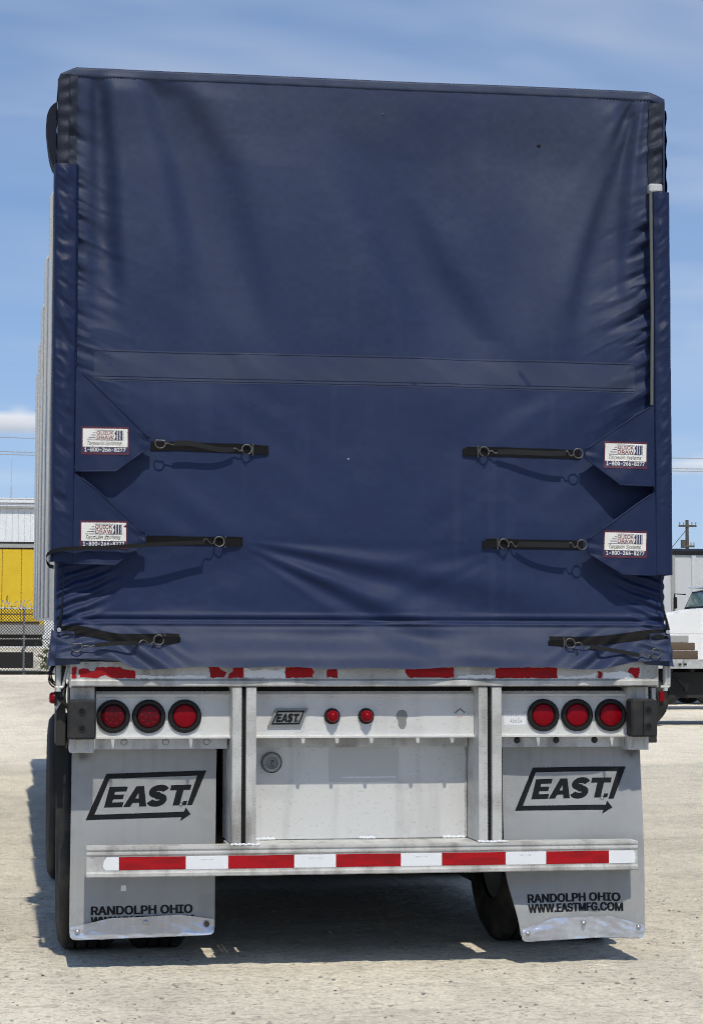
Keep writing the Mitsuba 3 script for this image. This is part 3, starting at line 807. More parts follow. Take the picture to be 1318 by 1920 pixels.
# black fender strip beside the near left tyre and the grey side skirt rail in front of it
part(TR, 'fender_strip', prism([(-1.318, 1.18), (-1.296, 1.195), (-1.266, 1.10), (-1.262, 1.00), (-1.275, 0.98), (-1.284, 0.60), (-1.296, 0.56), (-1.312, 0.66), (-1.322, 0.95)], 0.34, 0.012), M_DOCK, False)
part(TR, 'fender_edge', tube([(-1.264, 0.33, 1.145), (-1.258, 0.33, 1.10), (-1.266, 0.33, 1.06), (-1.276, 0.33, 1.00)], 0.004, 6), M_GREYP, True)
# ------------------------------------------------------------------ the tarpaulin enclosure
TP = thing('tarp_enclosure', 'tall navy blue tarpaulin enclosure strapped shut over the white semi trailer', 'tarpaulin')
XL, XR = -1.338, 1.322


def creases(a, b, seed):
    """Sharp-crested irregular wrinkles across a, running along b."""
    return 0.5 - np.abs(2.6 * nz(a, b, 0, seed)) + 0.5 * nz(a * 2.3, b * 2, 0, seed + 7)


DRAPES = [
    ([(-1.206, 3.85), (-1.20, 3.28)], 0.010, 0.018, 3.90, 2.7),
    ([(-1.150, 3.87), (-1.113, 3.51), (-1.10, 3.17), (-1.08, 2.92)], -0.024, 0.026, 3.90, 2.70),
    ([(-0.998, 3.86), (-0.883, 3.51), (-0.813, 3.17), (-0.767, 2.83)], 0.021, 0.040, 3.90, 2.60),
    ([(-0.813, 3.85), (-0.606, 3.51), (-0.49, 3.05), (-0.42, 2.7)], -0.017, 0.050, 3.88, 2.55),
    ([(-0.25, 3.80), (-0.098, 3.51), (0.06, 3.15), (0.179, 2.87)], 0.017, 0.065, 3.75, 2.55),
    ([(0.20, 3.40), (0.34, 3.10), (0.55, 2.78)], -0.016, 0.055, 3.55, 2.45),
    ([(1.114, 3.76), (1.033, 3.44), (0.964, 3.17), (0.90, 2.9)], 0.020, 0.030, 3.88, 2.60),
    ([(1.185, 3.75), (1.153, 3.42), (1.14, 3.1)], -0.014, 0.018, 3.88, 2.80),
    ([(0.80, 3.75), (0.74, 3.3), (0.72, 2.9)], -0.010, 0.060, 3.85, 2.60),
]


def curtain_y(x, z):
    x, z = np.broadcast_arrays(np.asarray(x, float), np.asarray(z, float))
    y = np.full(x.shape, 0.03)
    y = y - 0.035 * sstep(3.55, 3.90, z)
    y = y + 0.05 * nz(x * 0.9, z * 0.8, 0, 50) * sstep(1.4, 1.8, z)
    # long drapes hanging from the top hem: steps across the cloth along curved lines (x, z)
    for path, amp, w, zt, zb in DRAPES:
        pz, px = [p[1] for p in path][::-1], [p[0] for p in path][::-1]
        ww = w * (1 + 0.45 * (path[0][1] - z) / 0.8 * (z < path[0][1]))
        xc = np.interp(z, pz, px) + 0.035 * nz(z * 1.4, path[0][0] * 9, 0, 51)
        u = (x - xc) / np.maximum(ww, 0.01)
        y = y + 1.35 * amp * np.tanh(u) * np.exp(-(u / 3.4) ** 2) * sstep(zb, zb + 0.45, z) * (1 - sstep(zt - (0.10 if zt > 3.87 else 0.5), zt + (0 if zt > 3.87 else 0.1), z))
    dx, dz = 1.24 - x, 3.98 - z
    ang, r = np.arctan2(dx, dz), np.hypot(dx, dz)
    y = y + 0.008 * np.exp(-((ang - 0.25) / 0.36) ** 2) * sstep(0.05, 0.3, r) * np.exp(-(r / 0.7) ** 2) * np.sin(ang * 30 + 2.2 * nz(r * 1.3, ang * 2, 0, 52))
    # broad slanting drapes over the upper sheet
    q = x * 0.83 + z * 0.55
    y = y + 0.075 * nz(q * 1.9, (z - x) * 0.40, 0, 53) * sstep(2.2, 2.8, z) * (1 - sstep(3.5, 3.85, z))
    # puckers along both edges
    e = np.exp(-(x + 1.27) / 0.075) * (x > -1.30)
    y = y - 0.046 * np.clip(e, 0, 1.2) * creases(z * 11 + x * 4.5, x * 3.2, 54) * (0.35 + 1.6 * np.clip(nz(z * 2.1, 5.0, 0, 63) + 0.35, 0, 1)) * sstep(2.3, 2.6, z) * (1 - 0.55 * sstep(3.45, 3.55, z))
    e = np.exp((x - 1.235) / 0.075)
    y = y - 0.046 * np.clip(e, 0, 1.2) * creases(z * 10.5 - x * 4.5, x * 3.2, 55) * (0.35 + 1.6 * np.clip(nz(z * 2.1, 9.0, 0, 64) + 0.35, 0, 1)) * sstep(2.2, 2.6, z) * (1 - 0.7 * sstep(3.3, 3.5, z))
    # doubled band across the sheet
    inb = sstep(2.556, 2.566, z) * (1 - sstep(2.690, 2.702, z)) * sstep(-1.20, -1.185, x) * (1 - sstep(1.185, 1.20, x))
    y = y + 0.009 * nz(x * 7 + z * 6, z * 5, 0, 56) * np.exp(-((z - 2.63) / 0.09) ** 2)
    # soft slanting wrinkles behind the straps
    for s, seed in ((1, 57), (-1, 58)):
        q = (x * s) * 0.60 + z * 0.80
        a = (x * s) * 0.80 - z * 0.60
        w = sstep(1.75, 1.95, z) * (1 - sstep(2.45, 2.6, z)) * np.clip(1 - (x * s + 1.2) / 1.25, 0, 1)
        y = y + 0.095 * w * nz(q * 3.4, a * 0.7, 0, seed)
    # strong folds pulled down from the lower straps
    for px, s, amp in ((-0.64, 1, 0.0125), (0.70, -1, 0.002)):
        dx, dz = (x - px) * s, 1.905 - z
        ang, r = np.arctan2(dz, np.maximum(dx, 1e-3)), np.hypot(dx, dz)
        w = sstep(0.0, 0.22, ang) * (1 - sstep(0.42, 0.66, ang)) * sstep(0.08, 0.5, r) * (1 - sstep(1.05, 1.75, r)) * (dx > 0)
        y = y - amp * w * np.sin(ang * 27 - 2.2 + 0.9 * nz(r * 1.5, ang * 3, 0, 59))
    y = y + 0.020 * nz(x * 3.2 + z, z * 3.6, 0, 60) * sstep(1.56, 1.62, z) * (1 - sstep(1.78, 1.95, z)) * (0.35 + sstep(0.2, -0.6, x))
    # hem ledges above the skirt, and the skirt leaning out over the rail
    y = y - 0.006 * np.exp(-((z - 1.572) / 0.010) ** 2) + 0.005 * np.exp(-((z - 1.553) / 0.006) ** 2) - 0.010 * np.exp(-((z - 1.536) / 0.007) ** 2)
    t = np.clip((1.532 - z) / 0.17, 0, 1.1)
    y = y - 0.094 * t + 0.0085 * np.sin(t * 7.2 - 0.7) * (1 - 0.6 * sstep(0.3, 1.1, np.abs(x))) * (t > 0) * sstep(0, 0.2, t)
    y = y + 0.006 * nz(x * 4, z * 9, 0, 61) * sstep(0, 0.3, t)
    # gathered lower corners
    for s, x0 in ((-1, -1.10), (1, 1.12)):
        g = np.clip((x * s - abs(x0) + 0.55 * (1.53 - z) * (z < 1.53) - 0.10 * sstep(1.75, 1.5, z) + 0.06) / 0.12, 0, 1) * sstep(1.37, 1.45, z) * (1 - sstep(1.74, 1.80, z))
        y = y + 0.0085 * g * np.sin(z * 128 + x * s * 52 + 6 * nz(x * 6, z * 5, 0, 62)) - 0.02 * g * np.exp(-((z - 1.50) / 0.06) ** 2)
        rr = (x * s - 1.0) / 0.16
        y = y + 0.020 * np.exp(-rr ** 2) * sstep(1.54, 1.45, z) * np.sin((x * s * 0.7 + (1.52 - z)) * 55)
    return y


def top_z(x):
    return 3.904 - 0.46 * np.clip(-1.272 - x, 0, 1) - 0.42 * np.clip(x - 1.252, 0, 1)


def bottom_z(x):
    return 1.350 + 0.042 * sstep(0.98, 1.13, -x) + 0.034 * sstep(0.95, 1.25, x) - 0.004 * np.cos(x * 6) + 0.003 * np.cos(x * 17)


us = np.r_[np.linspace(-0.16, 0, 7)[:-1], np.linspace(0, XR - XL, 420), XR - XL + np.linspace(0, 0.16, 7)[1:]]
vs = np.linspace(0, 1, 520)
U, V = np.meshgrid(us, vs)
X = np.clip(XL + U, XL, XR)
Z = bottom_z(X) + V * (top_z(X) - bottom_z(X))
Y = curtain_y(X, Z)
past = np.clip(-U, 0, None) + np.clip(U - (XR - XL), 0, None)
rc = 0.03
endd = np.minimum(np.clip(U, 0, None), np.clip(XR - XL - U, 0, None))
Y = Y + rc * (1 - np.sqrt(np.clip(1 - (1 - np.clip(endd / rc, 0, 1)) ** 2, 0, 1))) + past
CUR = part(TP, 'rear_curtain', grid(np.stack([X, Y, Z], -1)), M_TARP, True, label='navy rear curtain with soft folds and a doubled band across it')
# top hem welt
tx = np.linspace(XL, XR, 160)
hem = []
for dz in np.linspace(0, -0.036, 5):
    hem.append(np.stack([tx, curtain_y(tx, top_z(tx) + dz) - 0.0045 - 0.002 * np.cos(tx * 40) * 0.3, top_z(tx) + dz], -1))
hem.insert(0, np.stack([tx, curtain_y(tx, top_z(tx)) + 0.02, top_z(tx) + 0.003], -1))
hem.append(np.stack([tx, curtain_y(tx, top_z(tx) - 0.037) + 0.0005, top_z(tx) - 0.037], -1))
part(CUR, 'top_hem', grid(np.array(hem)), M_TARP, True)


def stitches(fn, n, length, r=0.0014):
    ms = []
    for i in range(n):
        a, b = fn(i / n), fn((i + length) / n)
        ms.append(tube([a, b], r, 4))
    return cat(ms)


def on_cur(x, z, lift):
    return np.array([x, float(curtain_y(x, z)) - lift, z])


part(CUR, 'stitching', cat([stitches(lambda t: on_cur(-1.335 + 0.32 * t, top_z(-1.335 + 0.32 * t) - 0.042, 0.0015), 22, 0.5), stitches(lambda t: on_cur(1.02 + 0.28 * t, top_z(1.02 + 0.28 * t) - 0.042, 0.0015), 18, 0.5)]), M_INK, True)

bx_ = np.linspace(-1.186, 1.190, 200)
bz = np.linspace(2.563, 2.697, 14)
BXg, BZg = np.meshgrid(bx_, bz)
wr = 0.006 * creases(BXg * 7 + BZg * 6, BZg * 4, 65) * (nz(BXg * 2, 0, 0, 68) + 0.6) - 0.003
edge_ = np.minimum(BZg - 2.563, 2.697 - BZg)
BYg = curtain_y(BXg, BZg) - 0.0012 - (0.002 + wr) * sstep(0, 0.012, edge_)
part(CUR, 'seam_band', grid(np.stack([BXg, BYg, BZg], -1)), M_BAND, True, label='lighter doubled band sewn across the curtain')
for z_ in (2.570, 2.583, 2.690):
    part(CUR, 'stitching', tube([on_cur(xx, z_, 0.0028) for xx in np.linspace(-1.184, 1.188, 90)], 0.0009, 4), M_TARP2, True)
for x0_, x1_, s_ in ((-1.350, -1.266, 1), (1.246, 1.3135, 2)):
    sx, sz = np.meshgrid(np.linspace(x0_, x1_, 20), np.linspace(3.44, 3.868 if s_ == 1 else 3.852, 130))
    qq = (sx - x0_) / (x1_ - x0_)
    sy = curtain_y(sx, sz) - 0.012 - 0.010 * np.sin(np.pi * qq) + 0.0045 * np.sin(sz * 105 + 8 * nz(sz * 3, qq * 0.6, 0, 67 + s_) - qq * 2) * np.sin(np.pi * np.clip(qq * 0.9 + 0.05, 0, 1))
    sx = sx - (0.45 if s_ == 1 else 0) * np.clip(sz - 3.845, 0, 1) * -1 * (1 - qq)
    part(TP, 'edge_sleeve', grid(np.stack([sx, sy, sz], -1)), M_SLEEVE, True, label='dusty puckered sleeve at the top left edge' if s_ == 1 else 'dusty puckered sleeve at the top right edge')

for x_, z_, r_, m_ in ((-0.093, 2.247, 0.004, M_TAPE), (0.757, 3.655, 0.012, M_INK), (0.055, 3.76, 0.010, M_HEM), (0.82, 3.12, 0.007, M_HEM), (-0.5, 2.48, 0.006, M_HEM)):
    part(CUR, 'scuff', lathe_y([(r_, -0.003), (r_ * 0.7, 0.0012), (0.0004, 0.0016)], x_, float(curtain_y(x_, z_)), z_, 7), m_, True)

# roof, sides, bows
RL = 15.9


def narrow(y):
    return 0.075 * sstep(9.8, 10.6, y)


ys = np.unique(np.r_[np.linspace(0.05, RL, 60), [0.5, 2.33, 4.16, 5.99, 7.82, 9.65, 10.8]])
for s in (-1, 1):
    n = 30
    P = []
    hem_z = 1.545 + 0.0165 * ys + 0.008 * np.sin(ys * 5)
    for tz in np.linspace(0, 1, n):
        z = hem_z + (3.845 - hem_z) * tz
        sag = 0.004 * np.sin(ys * 2 * np.pi / 0.61) + 0.006 * nz(ys * 0.7, tz * 2.0, 0, 70 + s)
        side = (1.322 if s < 0 else 1.306) - narrow(ys) + sag * 0.6
        P.append(np.stack([s * side, ys, z], -1))
    part(TP, 'lower_sheet', grid(np.array([np.stack([s * (1.045 + 0.004 * np.sin(ys * 9)), ys, np.full_like(ys, z)], -1) for z in (1.375, 1.45, 1.55, 1.66, 1.80)])), M_TARP2, True)
    part(TP, 'side_sheet', grid(np.array(P)), M_SIDE, True, label='pale grey side sheet seen at a glancing angle' if s < 0 else None)
    for y in (2.33, 4.16, 5.99, 7.82, 9.65, 11.5, 13.3, 15.2):
        o = (1.333 if s < 0 else 1.318) - float(narrow(y))
        part(TP, 'side_bow', cat([tube([(s * (o - 0.045), y, 3.885), (s * (o - 0.012), y, 3.872), (s * (o + 0.002), y, 3.845), (s * (o + 0.003), y, 3.80), (s * (o + 0.003), y, 1.56 + 0.0165 * y)], 0.011, 8)]), M_SIDE, 40)
rp = []
for x in np.linspace(-1, 1, 21):
    hw = 1.335 - narrow(ys)
    rp.append(np.stack([x * (hw - 0.02), ys - 0.04, 3.892 - 0.028 * np.clip(abs(x) - 0.955, 0, 1) / 0.045 - 0.008 * np.cos(ys * 2 * np.pi / 1.83) * (1 - x * x) - 0.01 * (1 - x * x)], -1))
part(TP, 'roof_sheet', grid(np.array(rp)), M_TARP2, True)
for s in (-1, 1):
    xx = s * 1.322 if s < 0 else 1.300
    pp_ = []
    for z in np.linspace(3.46, 3.86, 24):
        yy = np.linspace(-0.004, 0.30, 6)
        pp_.append(np.stack([np.full(6, -1.351 if s < 0 else 1.330) + 0.003 * np.sin(z * 60) - s * 0.05 * sstep(3.82, 3.87, z), yy, np.full(6, z)], -1))
    part(TP, 'corner_return', grid(np.array(pp_)), M_TARP2, True)
part(TP, 'edge_cord', tube([(1.3185, -0.008, 3.862), (1.3155, -0.010, 3.66), (1.3145, -0.010, 3.44)], 0.0045, 8), M_HEM, True)
# a loop of spare cloth bulging out at the top left
lp = smooth_path([(-1.356, 0.10, 3.755), (-1.382, 0.09, 3.725), (-1.393, 0.08, 3.680), (-1.388, 0.08, 3.60), (-1.378, 0.09, 3.53), (-1.366, 0.10, 3.490)], 22)
part(TP, 'cloth_loop', prism(sg.Polygon([(p[0], p[2]) for p in lp] + [(-1.352, 3.468)]).buffer(0.003), 0.04, 0.13), M_LOOP, 30, label='dark loop of cloth bulging out below the top left corner')

# corner strips with the pointed ears
def strip(x_out, x_in, z0, z1, seed, amp):
    s = -1 if x_out < 0 else 1
    w = abs(x_out - x_in)
    uu = np.r_[np.linspace(-0.20, 0, 10)[:-1], np.linspace(0, w, 22)]
    zz = np.linspace(z0, z1, 260)
    Uu, Zz = np.meshgrid(uu, zz)
    xx = x_out - s * np.clip(Uu, 0, None)
    q = np.clip(Uu / w, 0, 1)
    wr = -5.0 * creases(Zz * 13 + Uu * 11, Uu * 7 - Zz * 1.5, seed) * (0.25 + 1.5 * (nz(Zz * 1.6, 3.0, 0, seed + 1) + 0.5))
    yy = -0.046 - 0.009 * np.sin(np.pi * q) + amp * wr * np.sin(np.pi * np.clip(q * 0.9 + 0.08, 0, 1)) * sstep(1.85, 2.1, Zz)
    yy = yy + 0.012 * (1 - np.sqrt(np.clip(1 - (1 - np.clip(Uu / 0.012, 0, 1)) ** 2, 0, 1))) + np.clip(-Uu, 0, None)
    yy = yy + 0.02 * sstep(0.9, 1.0, q)
    xx = xx + s * 0.004 * nz(Zz * 3, 0, 0, seed + 3)
    return grid(np.stack([xx, yy, Zz], -1)), yy


STL = part(TP, 'corner_strip', strip(-1.360, -1.257, 1.79, 3.474, 80, 0.0042)[0], M_TARP2, True, label='navy left corner strip puckered along its seam')
STR = part(TP, 'corner_strip', strip(1.331, 1.246, 1.756, 3.446, 84, 0.0028)[0], M_TARP2, True, label='navy right corner strip beside an aluminium pole')
part(STL, 'stitching', stitches(lambda t: np.array([-1.262 + 0.004 * math.sin(t * 60), -0.046, 3.47 - 1.62 * t]), 75, 0.5, 0.0013), M_HEM, True)
part(STL, 'stitching', stitches(lambda t: np.array([-1.340 + 0.083 * t, -0.050, 3.470]), 8, 0.55, 0.0016), M_HEM, True)
part(STR, 'stitching', stitches(lambda t: np.array([1.254 + 0.003 * math.sin(t * 60), -0.042, 3.44 - 1.62 * t]), 70, 0.5, 0.0012), M_HEM, True)
part(TP, 'corner_pole', cat([tube([(1.2440, -0.040, 3.468), (1.2465, -0.042, 2.9), (1.2420, -0.038, 2.50)], 0.0075, 10)]), M_DULL, 30)
part(TP, 'pole_cap', box(1.236, 1.296, -0.052, -0.012, 3.446, 3.484, 0.006), M_ALU, False)

ears = {
    0: [(-1.262, 2.608), (-1.18, 2.535), (-0.962, 2.322), (-0.950, 2.318), (-0.950, 2.272), (-0.962, 2.270), (-1.094, 2.172), (-1.262, 2.170)],
    1: [(-1.262, 2.163), (-1.18, 2.100), (-0.985, 1.922), (-0.966, 1.916), (-0.966, 1.868), (-0.98, 1.862), (-1.092, 1.780), (-1.30, 1.783)],
    2: [(1.250, 2.500), (1.17, 2.455), (0.950, 2.306), (0.936, 2.300), (0.936, 2.262), (0.950, 2.254), (1.090, 2.146), (1.250, 2.143)],
    3: [(1.250, 2.118), (1.17, 2.065), (0.960, 1.915), (0.945, 1.909), (0.945, 1.852), (0.955, 1.844), (1.098, 1.756), (1.300, 1.753)],
}


def ear_y(x, z, i):
    pts = np.array(ears[i]); xb = pts[0, 0]; xt = pts[3, 0]; zt = pts[3:5, 1].mean()
    t = np.clip((x - xb) / (xt - xb), 0, 1.05)
    low = np.clip((zt - z) / 0.12, -1, 1)
    y = -0.047 - 0.004 * np.sin(np.pi * t) - 0.020 * np.clip(low, 0, 1) * t * (1 - t) * 2.4
    y = y + 0.004 * np.sin((z - zt) * 130) * sstep(0.72, 1.0, t) + 0.012 * nz(x * 9 + z * 5, z * 7, 0, 90 + i) - 0.006 * creases(z * 9 - np.abs(x) * 9, x * 3, 98 + i) * sstep(0.0, 0.3, t)
    return y


EAR_LABELS = ['upper left navy ear with a white printed label', 'lower left navy ear with a strap crossing its label', 'upper right navy ear with a white printed label', 'lower right navy ear with a white printed label']
# printed labels: centre x, bottom z, size, tilt
LBL = {0: (-1.236, 2.241, 0), 1: (-1.238, 1.846, 0), 2: (1.022, 2.219, 0.012), 3: (1.017, 1.829, 0.012)}
EAR = []
for i in range(4):
    pg = sg.Polygon(ears[i])
    m = prism(pg, 0.0, 0.003).subdivide_to_size(0.028)
    v = m.vertices.copy(); v[:, 1] += ear_y(v[:, 0], v[:, 2], i)
    E_ = part(TP, 'corner_ear', trimesh.Trimesh(v, m.faces, process=False), M_TARP2, 40, label=EAR_LABELS[i])
    EAR.append(E_)
    rim = shapely.segmentize(pg.exterior, 0.02)
    pts = np.array(rim.coords)[:-1]
    pts = pts[np.abs(pts[:, 0]) < 1.248]
    if i in (0, 1): pts = pts[np.argsort(np.arctan2(pts[:, 1] - pg.centroid.y, pts[:, 0] + 1.3))]
    else: pts = pts[np.argsort(np.arctan2(pts[:, 1] - pg.centroid.y, 1.3 - pts[:, 0]))]
    part(E_, 'hem_welt', tube(np.stack([pts[:, 0], ear_y(pts[:, 0], pts[:, 1], i), pts[:, 1]], -1), 0.0042, 6), M_TARP2, True)

    def put(mesh, lift, i=i):
        v = mesh.vertices.copy()
        v[:, 1] += ear_y(v[:, 0], v[:, 2], i) - lift
        return trimesh.Trimesh(v, mesh.faces, process=False)

    # label frame of reference: 750 x 450 units with the origin at its lower left corner
    lx, lz, tilt = LBL[i]
    K = 0.000262

    def P2(pts, lx=lx, lz=lz, tilt=tilt):
        return [(lx + a * K + b * tilt * K * -3, lz + (450 - b) * K - a * K * tilt) for a, b in pts]

    def rect(a, b, c, d):
        return sg.Polygon(P2([(a, b), (c, b), (c, d), (a, d)]))

    def flat(polys_, lift, name, mat):
        part(E_, name, put(cat([prism(q, 0.0, 0.0005).subdivide_to_size(0.03) for q in polys_]), lift), mat, False)

    flat([rect(0, 0, 750, 450)], 0.0020, 'label_border', M_EDGE)
    flat([rect(20, 32, 730, 325)], 0.0026, 'label', M_LABEL)
    flat([rect(20, 331, 730, 415)], 0.0026, 'label_band', M_NAVY)
    st = [rect(85, 209, 520, 219), rect(110, 170, 230, 181), rect(145, 131, 230, 142), rect(185, 93, 225, 103), rect(220, 52, 525, 59)]
    bars = [sg.Polygon(P2([(560, 55), (560, 218), (515, 218), (545, 150), (520, 105), (550, 55)])), rect(574, 60, 602, 214), rect(616, 60, 646, 214), rect(655, 55, 664, 218), rect(515, 211, 664, 220)]
    flat(st + bars, 0.0032, 'label_stripes', M_NAVY)

    def words(text, h, a0, a1, base, mat, bold=True, shear=0.0):
        o = P2([(a0, base)])[0]
        m = lettering(text, h * K, o[0], o[0] + (a1 - a0) * K, o[1], 0.0, 0.0005, bold, shear, slope=-tilt)
        part(E_, 'lettering', put(m, 0.0032), mat, False)

    words('QUICK', 58, 238, 508, 128, M_MAROON)
    words('DRAW', 58, 240, 514, 202, M_MAROON)
    words('Tarpaulin Systems', 62, 90, 640, 296, M_INK, False, 0.45)
    words('1-800-266-8277', 62, 46, 700, 401, M_LABEL)


# ---- tie-downs: sewn webbing, rings, hooks and a rubber strap
def ring(cx, cz, y, r=0.0210, wire=0.0032, flat=False, tilt=0.0):
    a = np.linspace(0, 2 * np.pi, 26, endpoint=False)
    px, pz = r * np.cos(a), r * np.sin(a)
    if flat: pz = np.maximum(pz, -1) ; px = np.where(pz > 0.55 * r, px * 1.15, px); pz = np.minimum(pz, 0.62 * r)
    return tube(np.stack([cx + px, np.full_like(a, y) + tilt * pz, cz + pz], -1), wire, 8, True)


def shook(x0, z0, y0, x1, z1, y1, amp=0.014):
    t = np.linspace(0, 1, 26)
    d = np.array([x1 - x0, z1 - z0]); nrm = np.array([-d[1], d[0]]) / (np.linalg.norm(d) + 1e-9)
    w = amp * np.sin(t * 2 * np.pi) * (0.6 + 0.4 * np.sin(np.pi * t))
    return tube(np.stack([x0 + d[0] * t + nrm[0] * w, y0 + (y1 - y0) * t, z0 + d[1] * t + nrm[1] * w], -1), 0.003, 7)


def sewn(path, w=0.0195, lift=0.004, zs=None):
    """Webbing lying on the curtain along (x, z) points."""
    p = smooth_path([(a, b, 0) for a, b in path], 60)
    out = []
    for q in np.linspace(-1, 1, 5):
        zz = p[:, 1] + q * w * (1 + 0.25 * nz(p[:, 0] * 9, q * 0.4, 0, 96)) + 0.005 * nz(p[:, 0] * 5, 0, 0, 97)
        out.append(np.stack([p[:, 0], curtain_y(p[:, 0], zz) - lift, zz], -1))
    top = np.array(out)
    back = top + [0, 0.003, 0]
    return cat([grid(top), grid(back), grid(np.array([top[0], back[0]])), grid(np.array([top[-1], back[-1]])), grid(np.array([top[:, 0], back[:, 0]])), grid(np.array([top[:, -1], back[:, -1]]))])


def loose(pts, w, thick=0.004, n=26):
    return band(smooth_path(pts, n), (0, 0, w), (0, -thick, 0))


def cy(x, z): return float(curtain_y(x, z))


TD = ['upper left tie-down strap', 'lower left tie-down strap wrapping round the corner', 'upper right tie-down strap', 'lower right tie-down strap', 'bottom left tie-down strap', 'bottom right tie-down strap']
webs = [[(-0.944, 2.288), (-0.70, 2.287), (-0.439, 2.279)], [(-0.962, 1.888), (-0.75, 1.887), (-0.549, 1.885)], [(0.423, 2.290), (0.68, 2.287), (0.939, 2.284)], [(0.510, 1.889), (0.73, 1.887), (0.948, 1.886)],
        [(-1.322, 1.502), (-1.20, 1.500), (-1.087, 1.478), (-0.95, 1.474), (-0.816, 1.474)], [(0.788, 1.467), (0.93, 1.467), (1.10, 1.478), (1.20, 1.492), (1.318, 1.496)]]
curt = [(-0.535, 2.279), (-0.650, 1.884), (0.499, 2.287), (0.586, 1.887), (-0.905, 1.466), (0.869, 1.456)]
tips = [(-0.907, 2.293, -0.052), None, (0.905, 2.281, -0.052), (0.919, 1.883, -0.054), (-1.247, 1.437, -0.062), (1.245, 1.415, -0.066)]
for i in range(6):
    d = part(TP, 'tie_down', sewn(webs[i], 0.0195 if i < 4 else 0.0190), M_WEB, 30, label=TD[i])
    cx, cz = curt[i]
    s = 1 if cx < 0 else -1          # direction from the ear towards the curtain's ring
    yr = cy(cx, cz) - 0.020
    part(d, 'ring', ring(cx, cz, yr, tilt=0.25), M_WIRE, True)
    part(d, 'slider', box(cx + s * 0.026 - 0.003, cx + s * 0.026 + 0.003, yr + 0.002, yr + 0.008, cz - 0.026, cz + 0.026, 0.001), M_WIRE, False)
    lipx = cx + s * 0.05
    part(d, 'keeper', loose([(cx + s * 0.012, yr + 0.004, cz), (lipx, cy(lipx, cz) - 0.010, cz - 0.002), (cx + s * 0.092, cy(cx + s * 0.092, cz) - 0.006, cz - 0.003)], 0.016), M_WEB, 30)
    if tips[i] is None:
        part(d, 'hook', shook(cx - 0.018, cz + 0.004, yr - 0.004, cx - 0.075, cz - 0.006, -0.045), M_WIRE, True)
        part(d, 'strap', band(smooth_path([(-0.715, -0.046, 1.878), (-0.84, -0.066, 1.871), (-0.95, -0.082, 1.864), (-1.09, -0.084, 1.853), (-1.25, -0.078, 1.846), (-1.345, -0.066, 1.834), (-1.377, -0.038, 1.812), (-1.373, -0.030, 1.786), (-1.345, -0.042, 1.768)], 40), np.stack([np.linspace(0, 0, 40), np.linspace(0.004, 0.010, 40), np.full(40, 0.0085)], -1), (0, -0.003, 0)), M_WEB, 40)
        continue
    ax, az, ay = tips[i]
    part(d, 'ring', ring(ax, az, ay, flat=(i in (0, 4)), tilt=0.15), M_WIRE, True)
    hx0, hx1 = ax + s * 0.020, cx - s * 0.018
    if i in (4, 5):
        a1, b1 = (ax + s * 0.075, az + (0.006 if i == 4 else -0.010)), (cx - s * 0.085, cz - 0.014)
        part(d, 'hook', shook(hx0, az, ay, a1[0], a1[1], -0.060, 0.003 if i == 4 else 0.013), M_WIRE, True)
        part(d, 'strap', loose([(a1[0], -0.060, a1[1]), ((a1[0] + b1[0]) / 2, -0.066, (a1[1] + b1[1]) / 2 + (0.004 if i == 4 else 0.001)), (b1[0], -0.048, b1[1])], 0.0085, 0.005), M_BLACK, 30)
        part(d, 'hook', shook(b1[0], b1[1], -0.048, hx1, cz - 0.003, yr - 0.004, 0.012), M_WIRE, True)
        part(d, 'tail', tube(smooth_path([(cx - s * 0.01, yr, cz - 0.02), (cx - s * 0.03, yr - 0.01, cz - 0.045), (cx - s * 0.018, yr - 0.012, cz - 0.058)], 10), 0.002, 5), M_WEB, True)
    else:
        a1, b1 = ax + s * 0.062, cx - s * 0.062
        z1, z2 = az + 0.000, cz - 0.002
        part(d, 'hook', shook(hx0, az - 0.003, ay, a1, z1, ay + 0.004, 0.004 if i == 0 else 0.011), M_WIRE, True)
        part(d, 'strap', loose([(a1 - s * 0.006, ay + 0.004, z1), (a1 + (b1 - a1) * 0.35, ay + 0.010, z1 - 0.001), (a1 + (b1 - a1) * 0.7, ay + 0.024, z2 - 0.001), (b1 + s * 0.004, yr - 0.010, z2)], 0.011, 0.005), M_BLACK, 30)
        part(d, 'hook', shook(b1, z2, yr - 0.010, hx1, cz - 0.002, yr - 0.003, 0.006 if i < 3 else 0.012), M_WIRE, True)
        part(d, 'tail', tube(smooth_path([(cx - s * 0.016, yr, cz - 0.012), (cx - s * 0.006, yr - 0.016, cz - 0.018), (cx + s * 0.004, yr - 0.014, cz - 0.022)], 10), 0.002, 5), M_WEB, True)

